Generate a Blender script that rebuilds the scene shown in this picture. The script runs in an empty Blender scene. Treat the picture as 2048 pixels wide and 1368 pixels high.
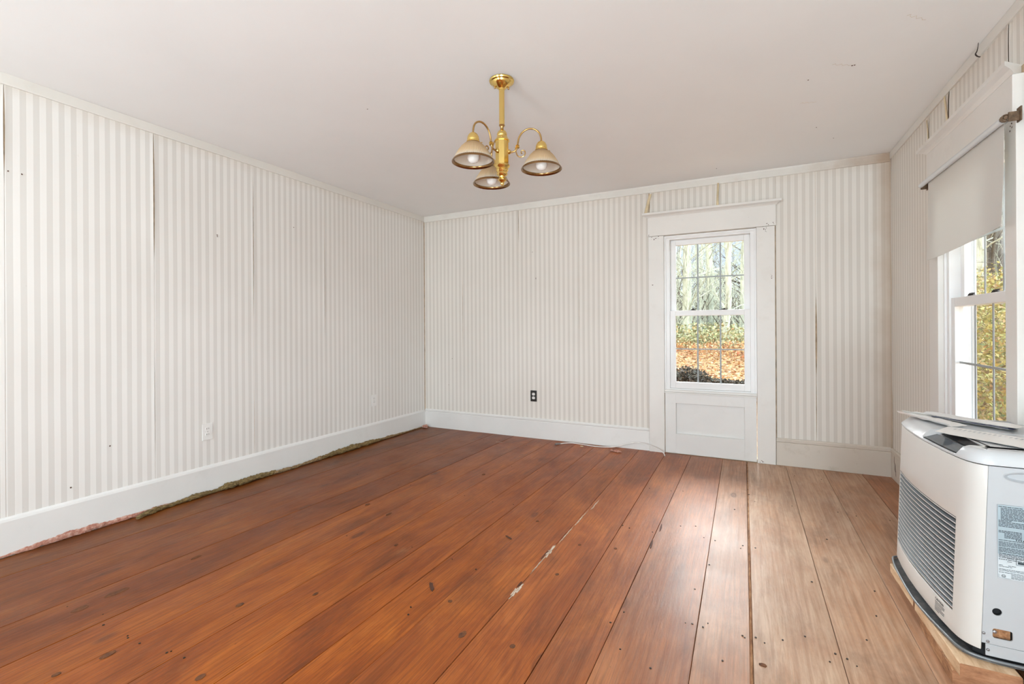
import bpy, bmesh, math, random
from math import sin, cos, pi, radians, sqrt
from mathutils import Vector, Matrix, noise as mnoise
random.seed(7)
S = bpy.context.scene
COL = S.collection

# ------------------------------------------------------------------ camera
cam_d = bpy.data.cameras.new('camera')
cam = bpy.data.objects.new('camera', cam_d); COL.objects.link(cam); S.camera = cam
YAW = 0.4628; ROLL = 0.0059
cam.matrix_world = Matrix.Translation((0, 0, 1.141)) @ Matrix.Rotation(YAW, 4, 'Z') @ Matrix.Rotation(pi/2, 4, 'X') @ Matrix.Rotation(-ROLL, 4, 'Z')
cam_d.sensor_width = 36.0; cam_d.lens = 932.04/2048*36; cam_d.shift_y = -(684-656.35)/2048
cam_d.clip_start = 0.02; cam_d.clip_end = 400

# ------------------------------------------------------------------ world, sun, added fill lamps
W = bpy.data.worlds.new('sky'); S.world = W; W.use_nodes = True
nt = W.node_tree; nt.nodes.clear()
tc = nt.nodes.new('ShaderNodeTexCoord'); sp = nt.nodes.new('ShaderNodeSeparateXYZ')
nt.links.new(tc.outputs['Generated'], sp.inputs[0])
rp = nt.nodes.new('ShaderNodeValToRGB')
rp.color_ramp.elements[0].position = 0.0; rp.color_ramp.elements[0].color = (0.74, 0.84, 0.98, 1)
rp.color_ramp.elements[1].position = 0.55; rp.color_ramp.elements[1].color = (0.42, 0.62, 0.96, 1)
nt.links.new(sp.outputs[2], rp.inputs[0])
cn = nt.nodes.new('ShaderNodeTexNoise'); cn.inputs['Scale'].default_value = 3.0; cn.inputs['Detail'].default_value = 5
cr = nt.nodes.new('ShaderNodeValToRGB'); cr.color_ramp.elements[0].position = 0.5; cr.color_ramp.elements[1].position = 0.72
nt.links.new(tc.outputs['Generated'], cn.inputs['Vector']); nt.links.new(cn.outputs[0], cr.inputs[0])
mx = nt.nodes.new('ShaderNodeMix'); mx.data_type = 'RGBA'
nt.links.new(cr.outputs[0], mx.inputs[0]); nt.links.new(rp.outputs[0], mx.inputs[6]); mx.inputs[7].default_value = (0.95, 0.95, 0.97, 1)
bg = nt.nodes.new('ShaderNodeBackground'); bg.inputs[1].default_value = 1.15
wo = nt.nodes.new('ShaderNodeOutputWorld')
nt.links.new(mx.outputs[2], bg.inputs[0]); nt.links.new(bg.outputs[0], wo.inputs[0])

def sun(name, direction, strength, color, angle):
    d = bpy.data.lights.new(name, 'SUN'); d.energy = strength; d.color = color; d.angle = radians(angle)
    o = bpy.data.objects.new(name, d); COL.objects.link(o)
    o.rotation_euler = Vector(direction).to_track_quat('-Z', 'Y').to_euler(); return o
def area(name, loc, direction, sx, sy, power, color):
    d = bpy.data.lights.new(name, 'AREA'); d.shape = 'RECTANGLE'; d.size = sx; d.size_y = sy; d.energy = power; d.color = color
    o = bpy.data.objects.new(name, d); COL.objects.link(o); o.location = loc
    o.rotation_euler = Vector(direction).to_track_quat('-Z', 'Y').to_euler(); return o
sun('sun', (0.45, 0.72, -0.58), 4.0, (1.0, 0.93, 0.82), 0.6)
sun('sheen_fill_back', (0.06, -0.88, -0.47), 12.5, (0.96, 0.99, 1.0), 42)  # added wide sun lamp, makes the floor sheen through the back window
sun('wall_fill_right', (-0.90, 0.10, -0.24), 10.0, (0.86, 0.96, 1.0), 60)  # added wide sun lamp, brightens the left wall through the right window
area('rear_fill_lamp_a', (-2.0, -2.30, 1.35), (-0.30, 1, 0.30), 1.0, 1.5, 100, (0.83, 0.96, 1.02))  # added lamp behind the camera, fills the left and back walls
area('rear_fill_lamp_b', (0.50, -2.30, 1.35), (-0.90, 1, 0.30), 0.8, 1.5, 34, (0.82, 0.96, 1.03))  # second added lamp behind the camera, weaker
area('ceiling_fill_lamp', (0.55, -1.6, 0.25), (-0.25, 0.5, 1), 0.7, 1.2, 92, (0.79, 0.96, 1.05))  # added lamp near the floor behind the camera, brightens the ceiling

S.view_settings.view_transform = 'Standard'; S.view_settings.look = 'None'
S.view_settings.gamma = 1.0; S.view_settings.use_curve_mapping = False
S.view_settings.exposure = 0.10
try:
    S.cycles.max_bounces = 10; S.cycles.diffuse_bounces = 7; S.cycles.transparent_max_bounces = 16
    S.cycles.caustics_reflective = False; S.cycles.caustics_refractive = False
    S.cycles.sample_clamp_indirect = 6
except Exception: pass

# ------------------------------------------------------------------ materials
class N:
    """small node-tree helper"""
    def __init__(s, name):
        s.m = bpy.data.materials.new(name); s.m.use_nodes = True; s.t = s.m.node_tree
        s.b = s.t.nodes['Principled BSDF']; s.out = s.t.nodes['Material Output']
    def n(s, typ, **kw):
        x = s.t.nodes.new(typ)
        for k, v in kw.items(): setattr(x, k, v)
        return x
    def l(s, a, b): s.t.links.new(a, b)
    def obj(s):
        return s.n('ShaderNodeTexCoord').outputs['Object']
    def mapv(s, v, scale=(1,1,1), loc=(0,0,0)):
        m = s.n('ShaderNodeMapping'); s.l(v, m.inputs[0]); m.inputs['Scale'].default_value = scale; m.inputs['Location'].default_value = loc
        return m.outputs[0]
    def noise(s, v, scale, detail=4, rough=0.55, dist=0.0):
        m = s.n('ShaderNodeTexNoise'); s.l(v, m.inputs['Vector']); m.inputs['Scale'].default_value = scale
        m.inputs['Detail'].default_value = detail; m.inputs['Roughness'].default_value = rough; m.inputs['Distortion'].default_value = dist
        return m.outputs[0]
    def ramp(s, f, stops):
        r = s.n('ShaderNodeValToRGB'); s.l(f, r.inputs[0]); e = r.color_ramp.elements
        while len(e) < len(stops): e.new(0.5)
        for i, (p, c) in enumerate(stops):
            e[i].position = p; e[i].color = (c, c, c, 1) if isinstance(c, (int, float)) else (*c, 1)
        return r.outputs[0]
    def mix(s, f, a, b, mode='MIX'):
        m = s.n('ShaderNodeMix', data_type='RGBA', blend_type=mode)
        for k_, sock, v in ((0, m.inputs[0], f), (1, m.inputs[6], a), (1, m.inputs[7], b)):
            if isinstance(v, (int, float)): sock.default_value = (v, v, v, 1) if k_ else v
            elif isinstance(v, tuple): sock.default_value = (*v, 1)
            else: s.l(v, sock)
        return m.outputs[2]
    def math(s, op, a, b=None, c=None):
        m = s.n('ShaderNodeMath', operation=op)
        for i, v in enumerate((a, b, c)):
            if v is None: continue
            if isinstance(v, (int, float)): m.inputs[i].default_value = v
            else: s.l(v, m.inputs[i])
        return m.outputs[0]
    def bump(s, h, strength=0.2, dist=0.01):
        b = s.n('ShaderNodeBump'); s.l(h, b.inputs['Height']); b.inputs['Strength'].default_value = strength; b.inputs['Distance'].default_value = dist
        s.l(b.outputs[0], s.b.inputs['Normal'])
    def col(s, c):
        if isinstance(c, tuple): s.b.inputs['Base Color'].default_value = (*c, 1)
        else: s.l(c, s.b.inputs['Base Color'])
    def set(s, **kw):
        for k, v in kw.items():
            i = s.b.inputs[k.replace('_', ' ')]
            if isinstance(v, (int, float)): i.default_value = v
            else: s.l(v, i)

def m_plain(name, c, rough=0.5, metal=0.0, var=0.06, scale=20, bump=0.0, **kw):
    x = N(name); v = x.obj(); nz = x.noise(v, scale, 5)
    lo = tuple(a*(1-var*2) for a in c); hi = tuple(min(1, a*(1+var)) for a in c)
    x.col(x.ramp(nz, [(0.3, lo), (0.7, hi)])); x.set(Roughness=rough, Metallic=metal)
    if bump: x.bump(x.noise(v, scale*3, 6), bump, 0.004)
    for k, val in kw.items(): x.set(**{k: val})
    return x.m

def m_wallpaper(name, axis, phase, stain=None, wall_tone=(1, 1, 1)):  # last argument: colour factor per wall, darker and warmer at back and right
    x = N(name); v = x.obj(); sx = x.n('ShaderNodeSeparateXYZ'); x.l(v, sx.inputs[0])
    wob = x.math('MULTIPLY', x.math('SUBTRACT', x.noise(x.mapv(v, (1, 1, 1)), 1.7, 1), 0.5), 0.004)
    a = x.math('ADD', sx.outputs[axis], wob)
    t = x.math('FRACT', x.math('ADD', x.math('DIVIDE', x.math('SUBTRACT', a, phase), 0.0515), 200.5))
    d = x.math('ABSOLUTE', x.math('SUBTRACT', t, 0.5))       # 0 at the centre of a beige stripe
    stripe = x.ramp(d, [(0.0, 0.93), (0.225, 1.0), (0.262, 0.0)])
    hair = x.ramp(d, [(0.262, 0.0), (0.29, 1.0), (0.33, 0.0)])
    big = x.noise(v, 0.9, 4)
    light = x.ramp(big, [(0.35, (0.785, 0.765, 0.735)), (0.65, (0.83, 0.815, 0.79))])
    dark = x.ramp(big, [(0.35, (0.665, 0.64, 0.605)), (0.65, (0.715, 0.695, 0.665))])
    c = x.mix(1.0, x.mix(stripe, light, dark), wall_tone, 'MULTIPLY'); c = x.mix(x.math('MULTIPLY', hair, 0.5), c, (0.86, 0.85, 0.83))
    sp = x.ramp(x.noise(v, 60, 3), [(0.74, 0.0), (0.80, 0.35)])
    c = x.mix(sp, c, (0.5, 0.46, 0.4))
    if stain:
        ax, x0, x1 = stain
        e = x.ramp(x.math('ADD', x.math('MULTIPLY', x.math('SUBTRACT', sx.outputs[ax], x0), 1/(x1-x0)), x.math('MULTIPLY', x.math('SUBTRACT', x.noise(v, 6, 4), 0.5), 0.5)), [(0.15, 0.0), (1.0, 0.72)])
        c = x.mix(e, c, (0.40, 0.28, 0.18))
        e2 = x.ramp(x.math('ADD', sx.outputs[2], x.math('MULTIPLY', x.math('SUBTRACT', x.noise(v, 5, 4), 0.5), 0.12)), [(0.0, 0.0), (1.0, 1.0)])
    top = x.math('ADD', sx.outputs[2], x.math('MULTIPLY', x.math('SUBTRACT', x.noise(v, 7, 4), 0.5), 0.10))
    tm = x.ramp(x.math('MULTIPLY', x.math('SUBTRACT', top, 2.28), 5.0), [(0.2, 0.0), (0.6, 0.22)])
    c = x.mix(tm, c, (0.58, 0.47, 0.35))
    x.col(c); x.set(Roughness=0.62)
    x.bump(x.math('ADD', x.math('MULTIPLY', x.noise(x.mapv(v, (1, 1, 0.35)), 9, 3), 1.0), x.math('MULTIPLY', x.noise(v, 180, 2), 0.06)), 0.28, 0.006)
    return x.m

def m_paint(name, c, dirt=0.3, rough=0.42, dirty_col=(0.42, 0.36, 0.29), spots=True, stain=None):
    x = N(name); v = x.obj()
    base = x.ramp(x.noise(v, 2.2, 5), [(0.3, tuple(a*0.93 for a in c)), (0.7, c)])
    d = x.ramp(x.noise(v, 5.5, 8, 0.7), [(0.56, 0.0), (0.74, dirt)])
    base = x.mix(d, base, dirty_col)
    if spots:
        s = x.ramp(x.noise(v, 46, 3, 0.6), [(0.745, 0.0), (0.78, min(1, dirt*2))])
        base = x.mix(s, base, (0.2, 0.15, 0.1))
    if stain:
        sx = x.n('ShaderNodeSeparateXYZ'); x.l(v, sx.inputs[0])
        e = x.ramp(x.math('ADD', x.math('MULTIPLY', x.math('SUBTRACT', sx.outputs[0], stain[0]), 1/(stain[1]-stain[0])), x.math('MULTIPLY', x.math('SUBTRACT', x.noise(v, 9, 5), 0.5), 0.7)), [(0.1, 0.0), (1.0, 0.75)])
        base = x.mix(e, base, (0.36, 0.22, 0.12))
    x.col(base); x.set(Roughness=rough)
    x.bump(x.noise(x.mapv(v, (1, 1, 1)), 26, 6), 0.12, 0.004)
    return x.m

def m_floor():
    x = N('old_varnished_pine'); v = x.obj()
    oi = x.n('ShaderNodeObjectInfo')
    off = x.n('ShaderNodeVectorMath', operation='ADD'); x.l(v, off.inputs[0])
    cmb = x.n('ShaderNodeCombineXYZ'); x.l(x.math('MULTIPLY', oi.outputs['Random'], 37.0), cmb.inputs[1]); x.l(cmb.outputs[0], off.inputs[1])
    p = off.outputs[0]
    grain = x.noise(x.mapv(p, (26, 1.1, 10)), 2.2, 7, 0.62, 0.9)
    fine = x.noise(x.mapv(p, (150, 3.5, 10)), 2.0, 4, 0.6)
    blot = x.noise(x.mapv(p, (3.2, 1.0, 1)), 1.5, 6, 0.68, 0.7)
    base = x.ramp(grain, [(0.30, (0.13, 0.030, 0.009)), (0.46, (0.24, 0.061, 0.014)), (0.60, (0.33, 0.092, 0.020)), (0.78, (0.42, 0.135, 0.032))])
    base = x.mix(0.62, base, x.ramp(blot, [(0.28, (0.075, 0.022, 0.011)), (0.44, (0.23, 0.060, 0.015)), (0.60, (0.38, 0.118, 0.025)), (0.75, (0.50, 0.185, 0.050))]))
    base = x.mix(x.ramp(fine, [(0.32, 0.50), (0.55, 0.0)]), base, (0.10, 0.030, 0.012))
    streak = x.ramp(x.noise(x.mapv(p, (48, 1.6, 10)), 1.7, 5, 0.7), [(0.60, 0.0), (0.70, 0.55)])
    base = x.mix(streak, base, (0.085, 0.024, 0.009))
    wv = x.n('ShaderNodeTexWave', wave_type='BANDS', bands_direction='X'); x.l(x.mapv(p, (9, 0.55, 1)), wv.inputs['Vector']); wv.inputs['Scale'].default_value = 1.6; wv.inputs['Distortion'].default_value = 9.0; wv.inputs['Detail'].default_value = 4.0; wv.inputs['Detail Scale'].default_value = 1.1
    base = x.mix(x.ramp(wv.outputs[1], [(0.0, 0.38), (0.22, 0.0)]), base, (0.12, 0.036, 0.013))
    dots = x.ramp(x.noise(x.mapv(p, (70, 22, 1)), 1.0, 3, 0.6), [(0.71, 0.0), (0.75, 0.7)])
    base = x.mix(dots, base, (0.05, 0.018, 0.008))
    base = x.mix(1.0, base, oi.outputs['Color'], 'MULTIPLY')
    tan = x.ramp(grain, [(0.3, (0.42, 0.255, 0.155)), (0.7, (0.68, 0.49, 0.35))])
    wear_sheen = x.math('MULTIPLY', oi.outputs['Alpha'], x.ramp(x.noise(x.mapv(p, (2.0, 1.0, 1)), 2.0, 6, 0.7), [(0.25, 0.45), (0.6, 1.0)]))
    base = x.mix(wear_sheen, base, tan)
    # grey worn patches
    worn = x.ramp(x.noise(x.mapv(p, (2.2, 0.8, 1)), 1.9, 7, 0.72, 0.5), [(0.52, 0.0), (0.72, 0.40)])
    base = x.mix(worn, base, (0.060, 0.026, 0.013))
    pale = x.ramp(x.noise(x.mapv(p, (2.6, 1.2, 1)), 2.6, 8, 0.75), [(0.60, 0.0), (0.78, 0.30)])
    base = x.mix(pale, base, (0.52, 0.25, 0.10))
    # knots
    vo = x.n('ShaderNodeTexVoronoi', feature='F1'); x.l(x.mapv(p, (5.2, 2.1, 1)), vo.inputs['Vector']); vo.inputs['Scale'].default_value = 1.0
    dd = x.math('ADD', vo.outputs['Distance'], x.math('MULTIPLY', x.noise(p, 22, 3), 0.02))
    sc = x.n('ShaderNodeSeparateColor'); x.l(vo.outputs['Color'], sc.inputs[0])
    on = x.math('GREATER_THAN', sc.outputs[0], 0.45)
    kn = x.math('MULTIPLY', x.ramp(dd, [(0.055, 0.85), (0.085, 0.25), (0.10, 0.6), (0.15, 0.0)]), on)
    base = x.mix(kn, base, (0.060, 0.022, 0.014))
    x.col(base)
    x.set(Roughness=x.ramp(x.noise(p, 3.0, 6, 0.65), [(0.3, 0.34), (0.7, 0.50)]), Coat_Weight=0.15, Coat_Roughness=0.30, Specular_IOR_Level=0.17)
    h = x.math('ADD', x.math('MULTIPLY', x.noise(x.mapv(p, (14, 1.4, 1)), 1.2, 5), 1.0), x.math('MULTIPLY', x.noise(x.mapv(p, (60, 9, 1)), 2.0, 6, 0.7), 0.35))
    x.bump(h, 0.42, 0.006)
    return x.m

def m_glass():
    x = N('window_glass'); t = x.t; t.nodes.remove(x.b)
    tr = x.n('ShaderNodeBsdfTransparent'); tr.inputs[0].default_value = (0.97, 0.98, 0.975, 1)
    gl = x.n('ShaderNodeBsdfGlossy'); gl.inputs['Roughness'].default_value = 0.02
    fr = x.n('ShaderNodeFresnel'); fr.inputs[0].default_value = 1.45
    v = x.obj(); bp = x.n('ShaderNodeBump'); x.l(x.noise(v, 3.0, 2), bp.inputs['Height']); bp.inputs['Strength'].default_value = 0.08; bp.inputs['Distance'].default_value = 0.01
    x.l(bp.outputs[0], gl.inputs['Normal'])
    mx = x.n('ShaderNodeMixShader'); ge = x.n('ShaderNodeNewGeometry'); x.l(x.math('MULTIPLY', fr.outputs[0], x.math('SUBTRACT', 1.0, ge.outputs['Backfacing'])), mx.inputs[0]); x.l(tr.outputs[0], mx.inputs[1]); x.l(gl.outputs[0], mx.inputs[2])
    x.l(mx.outputs[0], x.out.inputs[0]); return x.m

def m_shade_glass():
    x = N('frosted_amber_ribbed_glass'); t = x.t; v = x.obj(); sx = x.n('ShaderNodeSeparateXYZ'); x.l(v, sx.inputs[0])
    f = x.math('MULTIPLY', x.math('SUBTRACT', sx.outputs[2], 1.965-2.45), 10.0)
    c = x.ramp(f, [(0.10, (0.86, 0.80, 0.70)), (0.35, (0.80, 0.64, 0.42)), (1.0, (0.62, 0.42, 0.22))])
    x.col(c); x.set(Roughness=0.25)
    tl = x.n('ShaderNodeBsdfTranslucent'); x.l(c, tl.inputs[0])
    tr = x.n('ShaderNodeBsdfTransparent'); x.l(c, tr.inputs[0])
    m1 = x.n('ShaderNodeMixShader'); m1.inputs[0].default_value = 0.40; x.l(x.b.outputs[0], m1.inputs[1]); x.l(tl.outputs[0], m1.inputs[2])
    m2 = x.n('ShaderNodeMixShader'); m2.inputs[0].default_value = 0.22; x.l(m1.outputs[0], m2.inputs[1]); x.l(tr.outputs[0], m2.inputs[2])
    x.l(m2.outputs[0], x.out.inputs[0]); return x.m

def m_lining():
    x = N('white_glass_lining'); x.col((0.88, 0.86, 0.82)); x.set(Roughness=0.3)
    tl = x.n('ShaderNodeBsdfTranslucent'); tl.inputs[0].default_value = (0.9, 0.88, 0.84, 1)
    m1 = x.n('ShaderNodeMixShader'); m1.inputs[0].default_value = 0.5; x.l(x.b.outputs[0], m1.inputs[1]); x.l(tl.outputs[0], m1.inputs[2])
    x.l(m1.outputs[0], x.out.inputs[0]); return x.m

def m_cloth():
    x = N('white_shade_vinyl'); c = (0.80, 0.79, 0.76); x.col(c); x.set(Roughness=0.5)
    tl = x.n('ShaderNodeBsdfTranslucent'); tl.inputs[0].default_value = (0.72, 0.71, 0.68, 1)
    m1 = x.n('ShaderNodeMixShader'); m1.inputs[0].default_value = 0.22; x.l(x.b.outputs[0], m1.inputs[1]); x.l(tl.outputs[0], m1.inputs[2])
    x.l(m1.outputs[0], x.out.inputs[0]); return x.m

def m_leaves(name, cols, rough=0.7):
    x = N(name); g = x.n('ShaderNodeNewGeometry')
    st = [(i/(len(cols)-1), c) for i, c in enumerate(cols)]
    c = x.ramp(g.outputs['Random Per Island'], st); x.col(c); x.set(Roughness=rough); return x.m

def m_noise3(name, cols, scale, rough=0.85, stretch=(1,1,1), bump=0.0, detail=7):
    x = N(name); v = x.mapv(x.obj(), stretch); nz = x.noise(v, scale, detail, 0.7)
    k = len(cols); x.col(x.ramp(nz, [(0.3+0.4*i/(k-1), c) for i, c in enumerate(cols)])); x.set(Roughness=rough)
    if bump: x.bump(nz, bump, 0.02)
    return x.m

M = dict(
    paper_left=m_wallpaper('striped_wallpaper_left', 1, 0.986),
    paper_back=m_wallpaper('striped_wallpaper_back', 0, 0.33, (0, 0.84, 1.0), (0.95, 0.925, 0.895)),
    paper_right=m_wallpaper('striped_wallpaper_right', 1, 4.42-0.013, None, (0.98, 0.96, 0.93)),
    plaster=m_plain('brown_old_plaster', (0.60, 0.46, 0.32), 0.9, 0, 0.2, 14),
    curl=m_plain('yellowed_paper_curl', (0.72, 0.60, 0.40), 0.7, 0, 0.12, 12),
    ceiling=m_plain('ceiling_paint', (0.86, 0.862, 0.86), 0.75, 0, 0.012, 1.5),
    trim=m_paint('old_white_trim_paint', (0.80, 0.78, 0.75), 0.12),
    base=m_paint('white_baseboard_paint', (0.80, 0.795, 0.78), 0.10, 0.38),
    trim_dirty=m_paint('grimy_white_trim_paint', (0.66, 0.60, 0.53), 0.55),
    crown=m_paint('cream_crown_paint', (0.76, 0.735, 0.69), 0.12, 0.5),
    crown_b=m_paint('water_stained_crown_paint', (0.76, 0.735, 0.69), 0.2, 0.5, stain=(0.35, 1.0)),
    vinyl=m_plain('white_vinyl', (0.84, 0.84, 0.84), 0.3, 0, 0.02, 4),
    grid=m_plain('grey_grille_bar', (0.40, 0.42, 0.44), 0.4, 0, 0.03, 8),
    floor=m_floor(), gap=m_plain('dark_floor_gap', (0.035, 0.02, 0.012), 0.95),
    rawwood=m_noise3('pale_splintered_wood', [(0.16, 0.08, 0.045), (0.55, 0.44, 0.34), (0.72, 0.64, 0.55)], 60, stretch=(3, 0.5, 1)),
    darkwood=m_plain('dark_gouge', (0.085, 0.03, 0.015), 0.8),
    knot=m_noise3('dark_pine_knot', [(0.05, 0.018, 0.008), (0.13, 0.045, 0.015), (0.21, 0.075, 0.022)], 40, 0.85),
    iron=m_plain('dark_iron', (0.05, 0.04, 0.035), 0.55, 0.6), glass=m_glass(),
    brass=m_plain('polished_brass', (0.83, 0.60, 0.20), 0.16, 1.0, 0.02, 6),
    brass_dk=m_plain('aged_brass', (0.52, 0.33, 0.13), 0.28, 1.0, 0.08, 12),
    rimbrass=m_plain('dark_brass_rim', (0.30, 0.17, 0.07), 0.25, 1.0, 0.08, 12), lining=m_lining(),
    shade_glass=m_shade_glass(), cloth=m_cloth(),
    bulb=m_plain('white_bulb_glass', (0.90, 0.89, 0.87), 0.12, 0, 0.01, 3),
    rust=m_noise3('rusty_bracket_metal', [(0.04, 0.025, 0.015), (0.13, 0.08, 0.045), (0.24, 0.16, 0.10)], 50, 0.6),
    roller=m_plain('blueish_steel_roller', (0.72, 0.75, 0.78), 0.3, 0.35, 0.02, 6),
    outlet=m_plain('ivory_outlet_plastic', (0.82, 0.81, 0.79), 0.35, 0, 0.02, 10),
    outlet_bk=m_plain('black_outlet_plate', (0.014, 0.012, 0.010), 0.35, 0, 0.05, 10),
    slot=m_plain('dark_slot', (0.03, 0.03, 0.03), 0.8),
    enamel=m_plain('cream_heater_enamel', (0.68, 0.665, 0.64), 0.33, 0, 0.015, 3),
    enamel_side_toned=m_plain('cool_dimmed_heater_enamel', (0.50, 0.52, 0.545), 0.30, 0, 0.012, 3), enamel_top=m_plain('white_heater_plastic', (0.62, 0.645, 0.67), 0.25, 0, 0.012, 3),  # side: darkened against the lamps, with the window's blue light in its colour
    louver=m_plain('steel_louver', (0.20, 0.215, 0.23), 0.4, 0.35, 0.04, 8),
    louver_lip=m_plain('bright_louver_lip', (0.86, 0.86, 0.84), 0.3, 0, 0.02, 8),
    dark=m_plain('black_interior', (0.012, 0.012, 0.014), 0.8),
    tray=m_noise3('dusty_dark_steel', [(0.05, 0.055, 0.06), (0.11, 0.115, 0.12), (0.24, 0.22, 0.20)], 22, 0.42),
    display=m_plain('smoky_display', (0.10, 0.12, 0.14), 0.12, 0, 0.1, 10),
    label=m_plain('grey_blue_rating_label', (0.40, 0.50, 0.56), 0.35, 0, 0.06, 6),
    label_w=m_plain('pale_rating_label', (0.62, 0.68, 0.72), 0.35, 0, 0.04, 6),
    print=m_plain('dark_print', (0.035, 0.05, 0.06), 0.6), screw=m_plain('zinc_screw', (0.35, 0.35, 0.36), 0.35, 0.9),
    paper=m_plain('white_paper', (0.84, 0.83, 0.81), 0.6, 0, 0.03, 5), paper2=m_plain('grey_newsprint', (0.76, 0.74, 0.70), 0.75, 0, 0.08, 9),
    blue=m_plain('navy_folder_edge', (0.05, 0.06, 0.14), 0.5),
    lumber=m_noise3('fresh_lumber', [(0.42, 0.24, 0.12), (0.68, 0.47, 0.29), (0.80, 0.62, 0.43)], 7, 0.7, (5, 1, 5)),
    lumber_end=m_noise3('lumber_end_grain', [(0.20, 0.085, 0.04), (0.38, 0.18, 0.09), (0.50, 0.27, 0.15)], 16, 0.8, (1, 1, 3)),
    lumber_old=m_noise3('rough_brown_lumber', [(0.13, 0.055, 0.025), (0.36, 0.17, 0.075), (0.55, 0.32, 0.17)], 14, 0.8, (3, 1, 3)),
    pink=m_noise3('pink_insulation', [(0.30, 0.09, 0.06), (0.55, 0.27, 0.20), (0.72, 0.52, 0.44)], 55, 0.95, bump=0.6),
    olive=m_noise3('olive_fibreglass', [(0.055, 0.035, 0.015), (0.22, 0.145, 0.055), (0.46, 0.33, 0.13)], 45, 0.95, (3, 1, 3), bump=0.7),
    jute=m_noise3('brown_fibreglass', [(0.07, 0.04, 0.02), (0.27, 0.17, 0.08), (0.50, 0.36, 0.19)], 45, 0.95, (3, 1, 3), bump=0.6),
    cable=m_plain('white_cable', (0.86, 0.86, 0.84), 0.4),
    bark=m_noise3('pale_bark', [(0.20, 0.20, 0.15), (0.50, 0.53, 0.43), (0.68, 0.72, 0.62)], 5, 0.9, (3, 3, 0.6), bump=0.5),
    bark_dk=m_noise3('dark_bark', [(0.04, 0.035, 0.03), (0.12, 0.10, 0.08), (0.22, 0.19, 0.15)], 5, 0.9, (3, 3, 0.6), bump=0.5),
    ground=m_noise3('leaf_strewn_soil', [(0.16, 0.08, 0.035), (0.38, 0.20, 0.08), (0.55, 0.36, 0.16), (0.62, 0.46, 0.26)], 6.0, 0.95, bump=0.5, detail=10),
    litter=m_leaves('fallen_leaves', [(0.40, 0.12, 0.05), (0.62, 0.34, 0.12), (0.72, 0.52, 0.24), (0.50, 0.20, 0.09), (0.74, 0.60, 0.36), (0.30, 0.15, 0.07)]),
    shrub=m_leaves('pale_green_leaves', [(0.20, 0.26, 0.11), (0.48, 0.50, 0.26), (0.58, 0.56, 0.34), (0.34, 0.36, 0.18), (0.55, 0.34, 0.16)]),
    yellow=m_leaves('yellow_green_leaves', [(0.12, 0.16, 0.04), (0.46, 0.44, 0.12), (0.62, 0.50, 0.16), (0.28, 0.30, 0.08), (0.60, 0.38, 0.16), (0.16, 0.12, 0.06)]),
    shade_leaf=m_leaves('shade_dark_leaves', [(0.03, 0.03, 0.025), (0.10, 0.08, 0.06), (0.06, 0.07, 0.05)]),  # leaf colours darkened to carry the shade
    siding=m_plain('exterior_siding', (0.70, 0.69, 0.66), 0.7),
    door=m_paint('grey_rock', (0.4, 0.4, 0.37), 0.4, 0.9),
)

# ------------------------------------------------------------------ object helpers
def link(name, me, parent=None, **props):
    o = bpy.data.objects.new(name, me); COL.objects.link(o)
    if parent is not None: o.parent = parent
    for k, v in props.items(): o[k] = v
    return o
def struct(o): o['kind'] = 'structure'; return o
def tag(o, label, cat, group=None):
    o['label'] = label; o['category'] = cat
    if group: o['group'] = group
    return o
def thing(name, loc, label, cat, group=None):
    o = bpy.data.objects.new(name, None); COL.objects.link(o); o.location = loc; o.empty_display_size = 0.05
    return tag(o, label, cat, group)

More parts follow.
